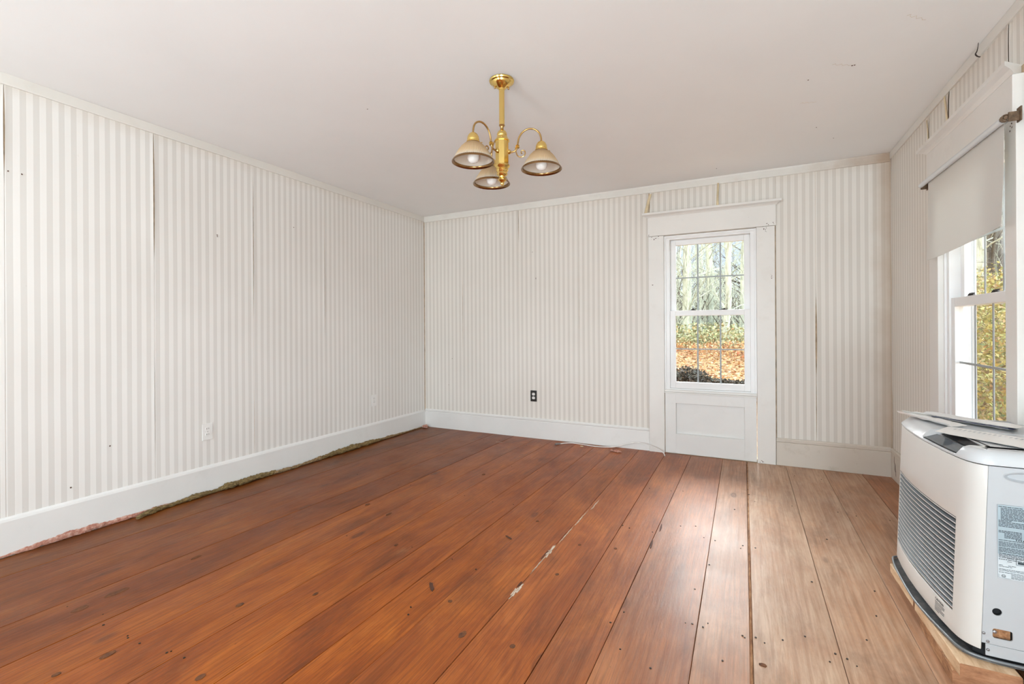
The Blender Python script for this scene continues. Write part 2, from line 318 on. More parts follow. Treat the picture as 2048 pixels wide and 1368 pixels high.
class B:
    """collects geometry in world metres; build() links it as one mesh under a parent whose base sits at `org`"""
    def __init__(s): s.v = []; s.f = []; s.mi = []
    def add(s, vs, fs, mi=0):
        n = len(s.v); s.v += [tuple(p) for p in vs]; s.f += [tuple(i+n for i in q) for q in fs]; s.mi += [mi]*len(fs); return s
    def box(s, x0, x1, y0, y1, z0, z1, mi=0):
        vs = [(x0,y0,z0),(x1,y0,z0),(x1,y1,z0),(x0,y1,z0),(x0,y0,z1),(x1,y0,z1),(x1,y1,z1),(x0,y1,z1)]
        return s.add(vs, [(0,3,2,1),(4,5,6,7),(0,1,5,4),(1,2,6,5),(2,3,7,6),(3,0,4,7)], mi)
    def hexa(s, bot, top, mi=0):
        return s.add(list(bot)+list(top), [(3,2,1,0),(4,5,6,7),(0,1,5,4),(1,2,6,5),(2,3,7,6),(3,0,4,7)], mi)
    def tube(s, pts, rad, seg=8, mi=0, cap=True):
        pts = [Vector(p) for p in pts]; n = len(pts)
        rads = rad if isinstance(rad, (list, tuple)) else [rad]*n
        up = Vector((0, 0, 1)); vs = []; t0 = None; nrm = None
        for i, p in enumerate(pts):
            t = (pts[min(i+1, n-1)]-pts[max(i-1, 0)]).normalized()
            if nrm is None:
                a = up if abs(t.z) < 0.9 else Vector((1, 0, 0)); nrm = (a - t*a.dot(t)).normalized()
            else: nrm = (nrm - t*nrm.dot(t)).normalized()
            b = t.cross(nrm)
            for k in range(seg):
                a = 2*pi*k/seg; vs.append(p + (nrm*cos(a)+b*sin(a))*rads[i])
        fs = [(i*seg+k, i*seg+(k+1) % seg, (i+1)*seg+(k+1) % seg, (i+1)*seg+k) for i in range(n-1) for k in range(seg)]
        if cap: fs += [tuple(range(seg-1, -1, -1)), tuple((n-1)*seg+k for k in range(seg))]
        return s.add(vs, fs, mi)
    def lathe(s, prof, c=(0,0,0), seg=32, mi=0, rib=0.0, ribs=0, axis='z'):
        vs = []; n = len(prof)
        for r, z in prof:
            for k in range(seg):
                a = 2*pi*k/seg; rr = r*(1+rib*(1 if k % 2 else -1)) if ribs else r
                if axis == 'z': vs.append((c[0]+rr*cos(a), c[1]+rr*sin(a), c[2]+z))
                elif axis == 'y': vs.append((c[0]+rr*cos(a), c[1]+z, c[2]+rr*sin(a)))
                else: vs.append((c[0]+z, c[1]+rr*cos(a), c[2]+rr*sin(a)))
        fs = [(i*seg+k, i*seg+(k+1) % seg, (i+1)*seg+(k+1) % seg, (i+1)*seg+k) for i in range(n-1) for k in range(seg)]
        if prof[0][0] > 1e-5 and 0: fs.append(tuple(range(seg)))
        return s.add(vs, fs, mi)
    def grid(s, fn, nu, nv, mi=0, flip=False):
        vs = [fn(i/nu, j/nv) for j in range(nv+1) for i in range(nu+1)]; w = nu+1
        fs = [((j*w+i), (j*w+i+1), ((j+1)*w+i+1), ((j+1)*w+i)) for j in range(nv) for i in range(nu)]
        if flip: fs = [f[::-1] for f in fs]
        return s.add(vs, fs, mi)
    def sweep(s, path, prof, mi=0, close=True):
        """path: list of (point, side-vector, up-vector); prof: (a along side, b along up)"""
        vs = []; m = len(prof)
        for p, sd, up in path:
            for a, b in prof: vs.append(Vector(p)+Vector(sd)*a+Vector(up)*b)
        fs = []
        for i in range(len(path)-1):
            for k in range(m if close else m-1):
                fs.append((i*m+k, i*m+(k+1) % m, (i+1)*m+(k+1) % m, (i+1)*m+k))
        if close: fs += [tuple(range(m-1, -1, -1)), tuple((len(path)-1)*m+k for k in range(m))]
        return s.add(vs, fs, mi)
    def build(s, name, mats, parent=None, org=(0,0,0), bevel=0.0, smooth=False, recalc=True, solid=0.0, **props):
        me = bpy.data.meshes.new(name)
        me.from_pydata([(x-org[0], y-org[1], z-org[2]) for x, y, z in s.v], [], s.f)
        for m in (mats if isinstance(mats, (list, tuple)) else [mats]): me.materials.append(m)
        me.polygons.foreach_set('material_index', s.mi)
        if recalc:
            bm = bmesh.new(); bm.from_mesh(me); bmesh.ops.recalc_face_normals(bm, faces=bm.faces); bm.to_mesh(me); bm.free()
        if smooth:
            me.polygons.foreach_set('use_smooth', [True]*len(me.polygons))
            try: me.set_sharp_from_angle(angle=radians(38))
            except Exception: pass
        me.update(); o = link(name, me, parent, **props)
        if solid:
            md = o.modifiers.new('thickness', 'SOLIDIFY'); md.thickness = solid; md.offset = -1
            if smooth: md = o.modifiers.new('crisp', 'EDGE_SPLIT'); md.split_angle = radians(40)
        if bevel:
            md = o.modifiers.new('edges', 'BEVEL'); md.width = bevel; md.segments = 2; md.limit_method = 'ANGLE'
        return o

XL, YB, XR, H, YR = -3.36, 4.435, 1.0, 2.45, -2.2

# ------------------------------------------------------------------ shell
def wall_with_holes(axis, pos, thick, a0, a1, z0, z1, holes):
    """axis 'x': wall in the plane x=pos running along y; axis 'y': plane y=pos running along x"""
    b = B(); xs = sorted({a0, a1, *[h[0] for h in holes], *[h[1] for h in holes]}); zs = sorted({z0, z1, *[h[2] for h in holes], *[h[3] for h in holes]})
    for i in range(len(xs)-1):
        for j in range(len(zs)-1):
            cx, cz = (xs[i]+xs[i+1])/2, (zs[j]+zs[j+1])/2
            if any(h[0] < cx < h[1] and h[2] < cz < h[3] for h in holes): continue
            if axis == 'x': b.box(min(pos, pos+thick), max(pos, pos+thick), xs[i], xs[i+1], zs[j], zs[j+1])
            else: b.box(xs[i], xs[i+1], min(pos, pos+thick), max(pos, pos+thick), zs[j], zs[j+1])
    return b
w1 = (-0.6545, 0.0925); w2 = (2.648, 3.402)
wall_left = struct(wall_with_holes('x', XL, -0.15, YR, YB+0.15, -0.1, H, []).build('wall_left', M['plaster']))
wall_back = struct(wall_with_holes('y', YB, 0.112, XL, XR+0.15, -0.1, H, [(w1[0], w1[1], 0.02, 1.975)]).build('wall_back', M['plaster']))
wall_right = struct(wall_with_holes('x', XR, 0.112, YR, YB, -0.1, H, [(w2[0], w2[1], 0.02, 1.975)]).build('wall_right', M['plaster']))
wall_rear = struct(wall_with_holes('y', YR, -0.15, XL-0.15, XR+0.15, -0.1, H, [(-2.5, -1.5, 0.6, 2.1), (0.1, 0.9, 0.6, 2.1)]).build('wall_rear', M['siding']))
ceiling = struct(B().box(XL-0.15, XR+0.15, YR-0.15, YB+0.15, H, H+0.12).build('ceiling', M['ceiling']))
floor = struct(B().box(XL-0.15, XR+0.15, YR-0.15, YB+0.15, -0.12, -0.028).build('floor', M['gap']))
# unseen upper storey and eaves, added to throw the house's shadow over the yard
up = B().box(XL-0.15, XR+0.15, -7.0, YB+0.15, H+0.12, 5.3)
up.add([(XL-0.6, -7.4, 5.3), (XR+0.6, -7.4, 5.3), (XR+0.6, YB+0.6, 5.3), (XL-0.6, YB+0.6, 5.3), (-1.18, -7.4, 7.2), (-1.18, YB+0.6, 7.2)],
       [(0,1,2,3), (0,4,5,3), (1,2,5,4), (0,1,4), (2,3,5)])
struct(up.build('unseen_upper_storey', M['siding']))

# small dark marks: (wall, a, z, radius)
def mark(parent, plane, a, z, r, name='nail_hole', mat='darkwood'):
    b = B(); k = 7; rr = [r*random.uniform(0.6, 1.2) for _ in range(k)]
    loop = [(rr[i]*cos(2*pi*i/k), rr[i]*sin(2*pi*i/k)) for i in range(k)]
    def P(u, w, d):
        if plane == 'left': return (XL+0.006+d, a+u, z+w)
        if plane == 'back': return (a+u, YB-0.006-d, z+w)
        if plane == 'right': return (XR-0.006-d, a+u, z+w)
        return (a+u, z+w, H-0.0005-d)      # ceiling: a = x, z = y
    vs = [P(u, w, 0) for u, w in loop]+[P(u*0.8, w*0.8, 0.0015) for u, w in loop]
    b.add(vs, [tuple(range(k, 2*k))]+[(i, (i+1) % k, k+(i+1) % k, k+i) for i in range(k)])
    return b.build(name, M[mat], parent)

# ------------------------------------------------------------------ wallpaper strips
def strip(parent, plane, a0, a1, z0, z1, mat, gap0=(), gap1=(), torn=0.0, seed=0):
    """one length of wallpaper. gap0/gap1: (z from, z to, width) openings at its two edges, where the paper lifts"""
    nz = 30; us = [0, 0.004, 0.012, 0.03, 0.10, 0.25, 0.5, 0.75, 0.90, 0.97, 0.988, 0.996, 1.0]
    def g(z, gaps):
        w = 0.0
        for za, zb, ww in gaps:
            t = (z-za)/(zb-za)
            if 0 < t < 1: w = max(w, ww*sin(pi*t)**0.6)
        return w
    b = B(); vs = []
    for j in range(nz+1):
        z = z0+(z1-z0)*j/nz
        g0, g1 = g(z, gap0), g(z, gap1)
        for u in us:
            e0, e1 = a0+0.0006+g0, a1-0.0006-g1
            a = e0+(e1-e0)*u
            lift = 0.0025+0.0012*mnoise.noise(Vector((a*3, z*2.2, seed*3.1)))
            lift += g0*1.3*math.exp(-(a-e0)/0.012)+g1*1.3*math.exp(-(e1-a)/0.012)
            zz = z
            if j == 0: zz += torn*0.012*mnoise.noise(Vector((a*25, 1, seed)))
            if j == nz: zz += torn*0.02*mnoise.noise(Vector((a*14, 5, seed)))-0.004*torn
            if plane == 'left': vs.append((XL+lift, a, zz))
            elif plane == 'back': vs.append((a, YB-lift, zz))
            else: vs.append((XR-lift, a, zz))
    w = len(us)
    b.add(vs, [(j*w+i, j*w+i+1, (j+1)*w+i+1, (j+1)*w+i) for j in range(nz) for i in range(w-1)])
    return b.build('wallpaper_strip', mat, parent, smooth=True, solid=0.0006)
ZB, ZT = 0.19, 2.40
ls = [-2.2, -1.713, -1.043, -0.373, 0.297, 0.967, 1.636, 2.306, 2.981, 3.650, 4.427]
gl = {0.967: [(1.95, 2.38, 0.006)], 1.636: [(1.60, 2.41, 0.007), (0.36, 0.95, 0.0022)], 2.306: [(1.28, 2.30, 0.004), (0.2, 0.7, 0.0015)], 2.981: [(1.08, 1.96, 0.0035)], 3.650: [(1.7, 2.3, 0.0018)]}
for i in range(len(ls)-1):
    strip(wall_left, 'left', ls[i], ls[i+1], ZB, ZT, M['paper_left'], [(a, c, w*0.5) for a, c, w in gl.get(ls[i], [])], [(a, c, w*0.5) for a, c, w in gl.get(ls[i+1], [])], 0.6, i)
bs = [XL+0.01, -2.828, -2.126, -1.466, -0.790]
gb = {-2.828: [(1.2, 1.7, 0.002), (0.9, 1.2, 0.0015)], -2.126: [(2.08, 2.41, 0.005)], -1.466: [(1.15, 1.55, 0.0015)]}
for i in range(4):
    strip(wall_back, 'back', bs[i], bs[i+1], 0.20, ZT, M['paper_back'], [(a, c, w/2) for a, c, w in gb.get(bs[i], [])], [(a, c, w/2) for a, c, w in gb.get(bs[i+1], [])], 0.5, 20+i)
strip(wall_back, 'back', -0.785, -0.204, 2.18, 2.405, M['paper_back'], [(2.19, 2.41, 0.009)], [(2.2, 2.41, 0.004)], 1.0, 31)
strip(wall_back, 'back', -0.204, 0.235, 2.18, 2.41, M['paper_back'], [(2.2, 2.41, 0.004)], [], 1.0, 32)
strip(wall_back, 'back', 0.235, 0.513, 0.20, 2.415, M['paper_back'], [], [(0.74, 1.36, 0.005), (0.25, 0.74, 0.0018)], 0.6, 33)
strip(wall_back, 'back', 0.513, 0.9965, 0.22, 2.415, M['paper_back'], [(0.74, 1.36, 0.006), (0.25, 0.74, 0.0018)], [(1.9, 2.5, 0.003)], 1.0, 34)
strip(wall_right, 'right', 3.60, 4.4315, 0.22, 2.42, M['paper_right'], [(2.15, 2.42, 0.006)], [(1.5, 2.5, 0.003), (0.6, 1.4, 0.003)], 1.0, 41)
strip(wall_right, 'right', 3.535, 3.60, 0.22, 2.42, M['paper_right'], [], [(2.15, 2.42, 0.006)], 0.4, 42)
strip(wall_right, 'right', 3.29, 3.535, 2.18, 2.41, M['paper_right'], [(2.15, 2.45, 0.009)], [], 0.6, 43)
strip(wall_right, 'right', 2.67, 3.29, 2.18, 2.41, M['paper_right'], [(2.15, 2.45, 0.004)], [(2.15, 2.45, 0.009)], 1.0, 44)
strip(wall_right, 'right', 2.562, 2.67, 2.18, 2.42, M['paper_right'], [], [(2.15, 2.45, 0.004)], 1.0, 45)
strip(wall_right, 'right', 1.8, 2.555, 0.22, 2.42, M['paper_right'], [], [], 1.0, 46)
for i in range(5): strip(wall_right, 'right', 1.1-0.67*i, 1.8-0.67*i if i == 0 else 1.77-0.67*i, 0.22, 2.42, M['paper_right'], [], [], 1.0, 47+i)
# curled flaps of yellowed backing paper above the back window and in the right corner
def flap(parent, pts, wid, name='paper_curl', side=False):
    b = B(); path = []
    n = len(pts)
    vs = []
    for i, (x, y, z) in enumerate(pts):
        for k in range(6):
            a = -0.5+k/5; cur = 0.35*(abs(a)**2)*4*wid
            vs.append((x-cur*0.6, y+a*wid*(1-0.35*i/n), z) if side else (x+a*wid*(1-0.35*i/n), y-cur*0.6, z))
    b.add(vs, [(j*6+i, j*6+i+1, (j+1)*6+i+1, (j+1)*6+i) for j in range(n-1) for i in range(5)])
    return b.build(name, M['curl'], parent, smooth=True, solid=0.0008)
flap(wall_back, [(-0.815, 4.424, 2.19), (-0.800, 4.421, 2.25), (-0.785, 4.416, 2.31), (-0.765, 4.408, 2.365)], 0.030)
flap(wall_back, [(-0.205, 4.428, 2.20), (-0.204, 4.425, 2.26), (-0.200, 4.421, 2.33), (-0.198, 4.418, 2.39)], 0.020)
flap(wall_right, [(0.990, 3.300, 2.19), (0.988, 3.302, 2.26), (0.984, 3.306, 2.33), (0.980, 3.310, 2.385)], 0.024, side=True)
flap(wall_right, [(0.992, 3.602, 2.19), (0.990, 3.602, 2.25), (0.988, 3.603, 2.31), (0.984, 3.605, 2.37)], 0.016, side=True)
for a, z in ((0.981, 1.957), (1.031, 1.956), (2.033, 1.816), (2.033, 1.806), (2.663, 1.99), (1.40, 0.46), (1.22, 0.27)):
    mark(wall_left, 'left', a, z, 0.0045)
for a, z in ((-1.968, 1.93), (-1.93, 1.66), (-1.93, 1.65), (-2.97, 0.8), (-3.02, 0.5)): mark(wall_back, 'back', a, z, 0.004)
for a, z in ((0.31, 2.92), (0.49, 2.86), (0.50, 2.86), (0.43, 3.64), (-0.2, 4.2), (-2.0, 2.1), (0.56, 3.9)): mark(ceiling, 'ceiling', a, z, 0.004)
crk = B()
for (x0, y0, x1, y1) in ((0.40, 2.80, 0.49, 2.86), (0.62, 2.5, 0.70, 2.58), (0.30, 3.2, 0.38, 3.23)):
    pts = [(x0+(x1-x0)*t+0.006*sin(t*19), y0+(y1-y0)*t+0.006*cos(t*23), H-0.0004) for t in [i/10 for i in range(11)]]
    crk.tube(pts, 0.0005, 3)
crk.build('plaster_crack', M['plaster'], ceiling)

# ------------------------------------------------------------------ crown strips and baseboards
def moulding(name, plane, a0, a1, prof, mat, nseg=24, wob=0.0015, seed=0):
    """prof: list of (out from wall, z)"""
    b = B(); path = []
    for i in range(nseg+1):
        a = a0+(a1-a0)*i/nseg; w = wob*mnoise.noise(Vector((a*2.3, seed, 0.4)))
        if plane == 'left': path.append(((XL, a, w), (1, 0, 0), (0, 0, 1)))
        elif plane == 'back': path.append(((a, YB, w), (0, -1, 0), (0, 0, 1)))
        else: path.append(((XR, a, w), (-1, 0, 0), (0, 0, 1)))
    b.sweep(path, prof); return b.build(name, mat)
cp = [(0, 2.392), (0.012, 2.392), (0.014, 2.40), (0.014, H-0.001), (0, H-0.001)]
struct(moulding('trim_2', 'left', YR, YB-0.005, cp, M['crown'], seed=1))
struct(moulding('trim_3', 'back', XL+0.012, XR-0.012, [(0, 2.383), (0.014, 2.383), (0.016, 2.39), (0.016, 2.436), (0.020, H-0.001), (0, H-0.001)], M['crown_b'], seed=2))
struct(moulding('trim_4', 'right', YR, YB-0.016, [(0, 2.40), (0.012, 2.40), (0.014, 2.408), (0.014, H-0.001), (0, H-0.001)], M['crown'], seed=3))
bpL = [(0, 0.0), (0.016, 0.0), (0.016, 0.176), (0.012, 0.188), (0.006, 0.197), (0, 0.197)]
bpB = [(0, 0.0), (0.016, 0.0), (0.016, 0.172), (0.013, 0.178), (0.018, 0.184), (0.019, 0.196), (0.014, 0.206), (0, 0.208)]
struct(moulding('baseboard_left', 'left', YR, YB-0.016, bpL, M['base'], seed=4))
struct(moulding('baseboard_back', 'back', XL+0.016, -0.7905, bpB, M['base'], seed=5))
bdr = [(0, 0.0), (0.016, 0.0), (0.016, 0.182), (0.013, 0.188), (0.019, 0.194), (0.020, 0.212), (0.014, 0.221), (0, 0.223)]
struct(moulding('baseboard_back_corner', 'back', 0.2305, XR-0.016, bdr, M['trim_dirty'], seed=6))
struct(moulding('baseboard_right', 'right', 3.5355, YB-0.018, bdr, M['trim_dirty'], seed=7))
struct(moulding('baseboard_right_near', 'right', YR, 2.555, bdr, M['trim'], seed=8))
pc = B()
for y, z, h in ((4.335, 0.15, 0.03), (4.318, 0.10, 0.035), (4.305, 0.10, 0.03), (4.295, 0.06, 0.025)):
    pc.add([(XR-0.0165, y-0.003, z-h), (XR-0.0165, y+0.004, z-h*0.5), (XR-0.0165, y+0.003, z+h), (XR-0.0165, y-0.002, z+h*0.7)], [(0,1,2,3)])
o = pc.build('paint_chips', M['darkwood'], bpy.data.objects['baseboard_right'], solid=0.0006); o['kind'] = 'stuff'

# ------------------------------------------------------------------ floorboards
seams = [(-3.345, -3.345), (-3.092, -2.955), (-2.755, -2.620), (-2.565, -2.430), (-2.262, -2.188), (-2.030, -1.935), (-1.790, -1.742), (-1.540, -1.487),
         (-1.345, -1.290), (-1.150, -1.100), (-0.902, -0.884), (-0.637, -0.646), (-0.468, -0.430), (-0.165, -0.174), (0.017, 0.013), (0.292, 0.296), (0.548, 0.550), (0.800, 0.804), (1.0, 1.0)]
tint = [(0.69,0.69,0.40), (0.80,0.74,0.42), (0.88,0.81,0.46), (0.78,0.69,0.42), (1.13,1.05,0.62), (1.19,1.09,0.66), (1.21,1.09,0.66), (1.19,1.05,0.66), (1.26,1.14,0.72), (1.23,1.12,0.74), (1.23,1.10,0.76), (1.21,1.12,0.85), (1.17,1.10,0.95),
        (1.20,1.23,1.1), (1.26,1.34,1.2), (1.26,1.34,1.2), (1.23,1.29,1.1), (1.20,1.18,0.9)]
boards = []
wear_sheen_k = [0, 0, 0, 0, 0, 0, 0, 0, 0, 0.02, 0.05, 0.10, 0.22, 0.50, 0.92, 0.86, 0.66, 0.36]  # right-hand boards: real paleness, with window sheen mixed into the colour
def seam_x(k, y):
    a, c = seams[k]; return a+(c-a)*(y-0.8)/3.6
Y0, Y1 = YR, YB-0.017
for k in range(len(seams)-1):
    b = B(); n = 14; rows = []
    gL = 0.0055 if k == 14 else (0.0011 if k not in (10, 11) else 0.0016)
    gR = 0.0055 if k == 13 else 0.0011
    if k in (4, 12, 15): gR = 0.0005
    dz = random.uniform(-0.0012, 0.0008)
    for i in range(n+1):
        y = Y0+(Y1-Y0)*i/n
        xa, xb = seam_x(k, y)+gL, seam_x(k+1, y)-gR
        xa += 0.0012*mnoise.noise(Vector((y*3.1, k, 0))); xb -= 0.0012*mnoise.noise(Vector((y*2.7, k+40, 0)))
        c = 0.0012; m = (xa+xb)/2; cup = 0.0012*mnoise.noise(Vector((y*0.8, k*3, 7)))
        rows.append([(xa, y, -0.027), (xa, y, dz-c), (xa+c, y, dz), (m, y, dz+cup), (xb-c, y, dz), (xb, y, dz-c), (xb, y, -0.027)])
    vs = [p for r in rows for p in r]; w = 7
    fs = [(j*w+i, j*w+(i+1) % w, (j+1)*w+(i+1) % w, (j+1)*w+i) for j in range(n) for i in range(w)]
    fs += [tuple(range(w-1, -1, -1)), tuple(n*w+i for i in range(w))]
    b.add(vs, fs); o = b.build('floorboard', M['floor'], floor, smooth=True); o.color = (*tint[k], wear_sheen_k[k]); boards.append(o)
def board_at(x, y):
    for k in range(len(seams)-1):
        if seam_x(k, y) <= x < seam_x(k+1, y): return boards[k]
    return boards[-1]
def flat(name, x, y, rx, ry, mat, ang=0.0, z=0.0022, k=10, jag=0.25):
    b = B(); L = []
    for i in range(k):
        a = 2*pi*i/k; r = random.uniform(1-jag, 1+jag*0.4); u, w = rx*r*cos(a), ry*r*sin(a)
        L.append((x+u*cos(ang)-w*sin(ang), y+u*sin(ang)+w*cos(ang)))
    b.add([(p, q, z) for p, q in L]+[(p, q, z-0.004) for p, q in L], [tuple(range(k))]+[(i, (i+1) % k, k+(i+1) % k, k+i) for i in range(k)])
    return b.build(name, M[mat], board_at(x, y))
for (x, y), (rx, ry) in zip([(-2.451,1.045),(-2.444,0.916),(-2.01,0.829),(-2.051,0.706),(-2.468,1.381),(-0.947,1.469),(-0.75,1.493),(-0.782,2.02),(-0.781,2.346),(-0.602,2.389),(-2.199,2.289),(-1.829,3.153),(-1.967,2.229),(-1.098,2.524),(0.049,1.781),(-1.661,1.417),(-1.107,1.625),(-1.606,0.909),(-1.652,1.925),(-1.879,1.222)],
        [(0.022,0.055),(0.020,0.035),(0.016,0.030),(0.012,0.014),(0.012,0.03),(0.014,0.026),(0.013,0.014),(0.011,0.013),(0.010,0.012),(0.010,0.011),(0.014,0.025),(0.014,0.022),(0.012,0.03),(0.012,0.014),(0.015,0.010),(0.010,0.018),(0.012,0.012),(0.014,0.02),(0.010,0.016),(0.014,0.020)]):
    flat('knot', x, y, rx*0.85, ry*0.85, 'knot', 0.0, 0.0012, 14, 0.12)
for (x, y), (rx, ry) in zip([(-0.892,2.213),(-0.893,1.815),(-0.866,2.903),(-0.895,2.06),(-0.885,2.45),(-0.880,2.68)], [(0.012,0.075),(0.011,0.065),(0.005,0.09),(0.003,0.08),(0.0035,0.12),(0.0035,0.12)]):
    flat('splinter', x, y, rx, ry, 'rawwood', 0.0, 0.0024, 26, 0.75)
for (x, y), (rx, ry), a in (((-1.245,1.683),(0.010,0.040),0.8),((-1.157,2.262),(0.006,0.035),1.1),((-0.433,2.75),(0.005,0.07),0.05),((-0.445,2.52),(0.005,0.07),0.05),((-0.905,2.16),(0.004,0.05),0.0),((-0.902,1.87),(0.004,0.03),0.0),((-0.04,1.60),(0.004,0.02),1.0)):
    flat('gouge', x, y, rx, ry, 'darkwood', a, 0.0024, 10, 0.3)
nails = [(-0.149,2.709),(-0.161,2.422),(-0.196,2.167),(-0.186,1.909),(-0.149,1.907),(-0.016,1.917),(0.029,1.927),(0.116,1.954),(0.19,2.012),(0.264,2.457),(0.273,1.952),(0.313,1.939),(-0.017,2.709),(0.045,2.708),(0.392,2.983),(-0.44,1.869),(-0.471,1.78),(-0.632,2.686),(-0.594,2.667),(-0.467,2.671),(-0.404,1.647),(-0.287,1.599),(-0.072,1.743),(-1.233,1.521),(-1.208,1.477),(-1.141,1.895),(-2.229,0.906),(-2.052,0.908),(-1.977,0.911),(-1.832,0.927),(-1.75,0.939),(0.491,2.488),(0.455,2.277),(0.388,2.087),(-0.337,2.821),(-0.26,2.858),(-0.059,3.224),(0.022,3.554)]
for x, y in nails: flat('nail', x+random.uniform(-.004, .004), y, 0.0040, 0.0040, 'iron', 0, 0.0020, 7, 0.35)
for k in range(len(seams)-1):
    for yy in (0.93, 1.92, 2.70, 3.42, 4.15):
        for t in (0.15, 0.85):
            x = seam_x(k, yy)*(1-t)+seam_x(k+1, yy)*t+random.uniform(-.012, .012)
            if random.random() < 0.35: flat('nail', x, yy+random.uniform(-.03, .03), 0.0028, 0.0028, 'iron', 0, 0.0018, 6, 0.35)
# caulk squeezed along the widest joint
b = B(); n = 60
pts = [(0.0155+0.0008*mnoise.noise(Vector((i*0.7, 0, 0))), 1.2+3.2*i/n, -0.006+0.002*mnoise.noise(Vector((i*0.9, 3, 0)))) for i in range(n+1)]
b.tube(pts, 0.005, 6); b.build('joint_filler', M['lumber_old'], floor)

# ------------------------------------------------------------------ double-hung windows (u across, n into the room, z up)
def window(name, kind_plane, cu, half, apron=True, dirty=False):
    """kind_plane 'back': u=+X, n=-Y. 'right': u=-Y, n=-X"""
    root = bpy.data.objects.new(name, None); COL.objects.link(root); root.empty_display_size = 0.1
    org = (cu, YB, 0) if kind_plane == 'back' else (XR, cu, 0)
    root.location = org; struct(root)
    def P(u, n, z): return (cu+u, YB-n, z) if kind_plane == 'back' else (XR-n, cu-u, z)
    class WB(B):
        def bx(s, u0, u1, n0, n1, z0, z1, mi=0):
            p, q = P(u0, n0, z0), P(u1, n1, z1)
            return s.box(min(p[0], q[0]), max(p[0], q[0]), min(p[1], q[1]), max(p[1], q[1]), z0, z1, mi)
        def mk(s, nm, mat, par=root, bev=0.0, **k): return s.build(nm, mat, par, org if par is root else org, bevel=bev, **k)
    def sub(s, nm, mat, par, bev=0.0, **k): return s.build(nm, mat, par, org, bevel=bev, **k)
    T = M['trim_dirty'] if dirty else M['trim']; V = M['vinyl']; h = half
    # casings down to the floor, head board, cap moulding
    for sg in (-1, 1):
        a, c = sorted((sg*h, sg*(h+(0.092 if dirty and sg > 0 else 0.1345))))
        WB().bx(a, c, 0.0, 0.030, 0.0, 1.974).mk('side_casing', M['trim'], bev=0.002)
    WB().bx(-h-0.139, h+(0.082 if dirty else 0.143), 0.0, 0.036, 1.976, 2.146).mk('head_casing', M['trim'], bev=0.002)
    b = WB(); pr = [(0.0, 2.146), (0.036, 2.146), (0.040, 2.152), (0.050, 2.160), (0.066, 2.166), (0.074, 2.168), (0.074, 2.186), (0.0, 2.186)]
    e = h+0.183; rows = []
    for u in (-e, h+0.126 if dirty else e):
        for n, z in pr:
            sh = max(0, 0.074-n)*0.9
            rows.append(P(u+(sh if u < 0 else -sh), n, z))
    k = len(pr); b.add(rows, [(i, (i+1) % k, k+(i+1) % k, k+i) for i in range(k)]+[tuple(range(k)), tuple(range(2*k-1, k-1, -1))]); b.mk('cap_moulding', M['trim'])
    # outer reveal (exterior jambs and sill), seen through the glass
    b = WB()
    for sg in (-1, 1):
        a, c = sorted((sg*(h-0.048), sg*h)); b.bx(a, c, -0.112, -0.086, 0.55, 1.974)
        a, c = sorted((sg*(h-0.012), sg*(h+0.08))); b.bx(a, c, -0.128, -0.112, 0.50, 2.03)
    b.bx(-h, h, -0.112, -0.086, 1.93, 1.974); b.bx(-h-0.08, h+0.08, -0.128, -0.112, 1.965, 2.06); b.bx(-h-0.08, h+0.08, -0.15, -0.086, 0.50, 0.56)
    b.mk('outer_frame', V)
    b = WB()
    for sg in (-1, 1):
        for n0 in (-0.098, -0.109):
            a, c = sorted((sg*(h-0.0505), sg*(h-0.048))); b.bx(a, c, n0, n0+0.004, 0.565, 1.93)
    b.mk('screen_track', M['grid'])
    # inner vinyl frame with channels
    b = WB()
    for sg in (-1, 1):
        a, c = sorted((sg*(h-0.047), sg*(h-0.0005))); b.bx(a, c, -0.086, -0.004, 0.556, 1.974)
        a, c = sorted((sg*(h-0.016), sg*(h-0.0005))); b.bx(a, c, -0.004, 0.006, 0.577, 1.972)
    b.bx(-h+0.047, h-0.047, -0.086, -0.004, 1.936, 1.974); b.bx(-h+0.047, h-0.047, -0.086, -0.004, 0.556, 0.588)
    b.bx(-h+0.016, h-0.016, -0.004, 0.006, 1.952, 1.972)
    b.mk('window_frame', V, bev=0.0015)
    b = WB(); b.bx(-h+0.0005, h-0.0005, -0.06, 0.026, 0.545, 0.5555).bx(-h+0.0005, h-0.0005, 0.001, 0.016, 0.5565, 0.576); b.mk('stool', T, bev=0.0015)
    # sashes
    s0 = h-0.0478; g = s0-0.047
    def sash(nm, n0, n1, z0, z1, gz0, gz1, tilt=0):
        b = WB(); b.bx(-s0, -g, n0, n1, z0, z1).bx(g, s0, n0, n1, z0, z1).bx(-g, g, n0, n1, z0, gz0).bx(-g, g, n0, n1, gz1, z1)
        nm_ = (n0+n1)/2
        o = b.mk(nm, V, bev=0.002)
        pn = WB(); pn.bx(-g-0.004, g+0.004, nm_-0.001, nm_+0.001, gz0-0.004, gz1+0.004); pn.build('pane', M['glass'], o, org)
        for i in (1, 2):
            u = -g+2*g*i/3; WB().bx(u-0.0065, u+0.0065, nm_-0.005, nm_-0.0016, gz0, gz1).build('muntin', M['grid'], o, org)
        zm = (gz0+gz1)/2; WB().bx(-g, g, nm_-0.0055, nm_-0.0012, zm-0.0055, zm+0.0055).build('muntin', M['grid'], o, org)
        return o
    sash('upper_sash', -0.082, -0.052, 1.243, 1.935, 1.292, 1.887)
    lo = sash('lower_sash', -0.048, -0.012, 0.589, 1.291, 0.645, 1.243)
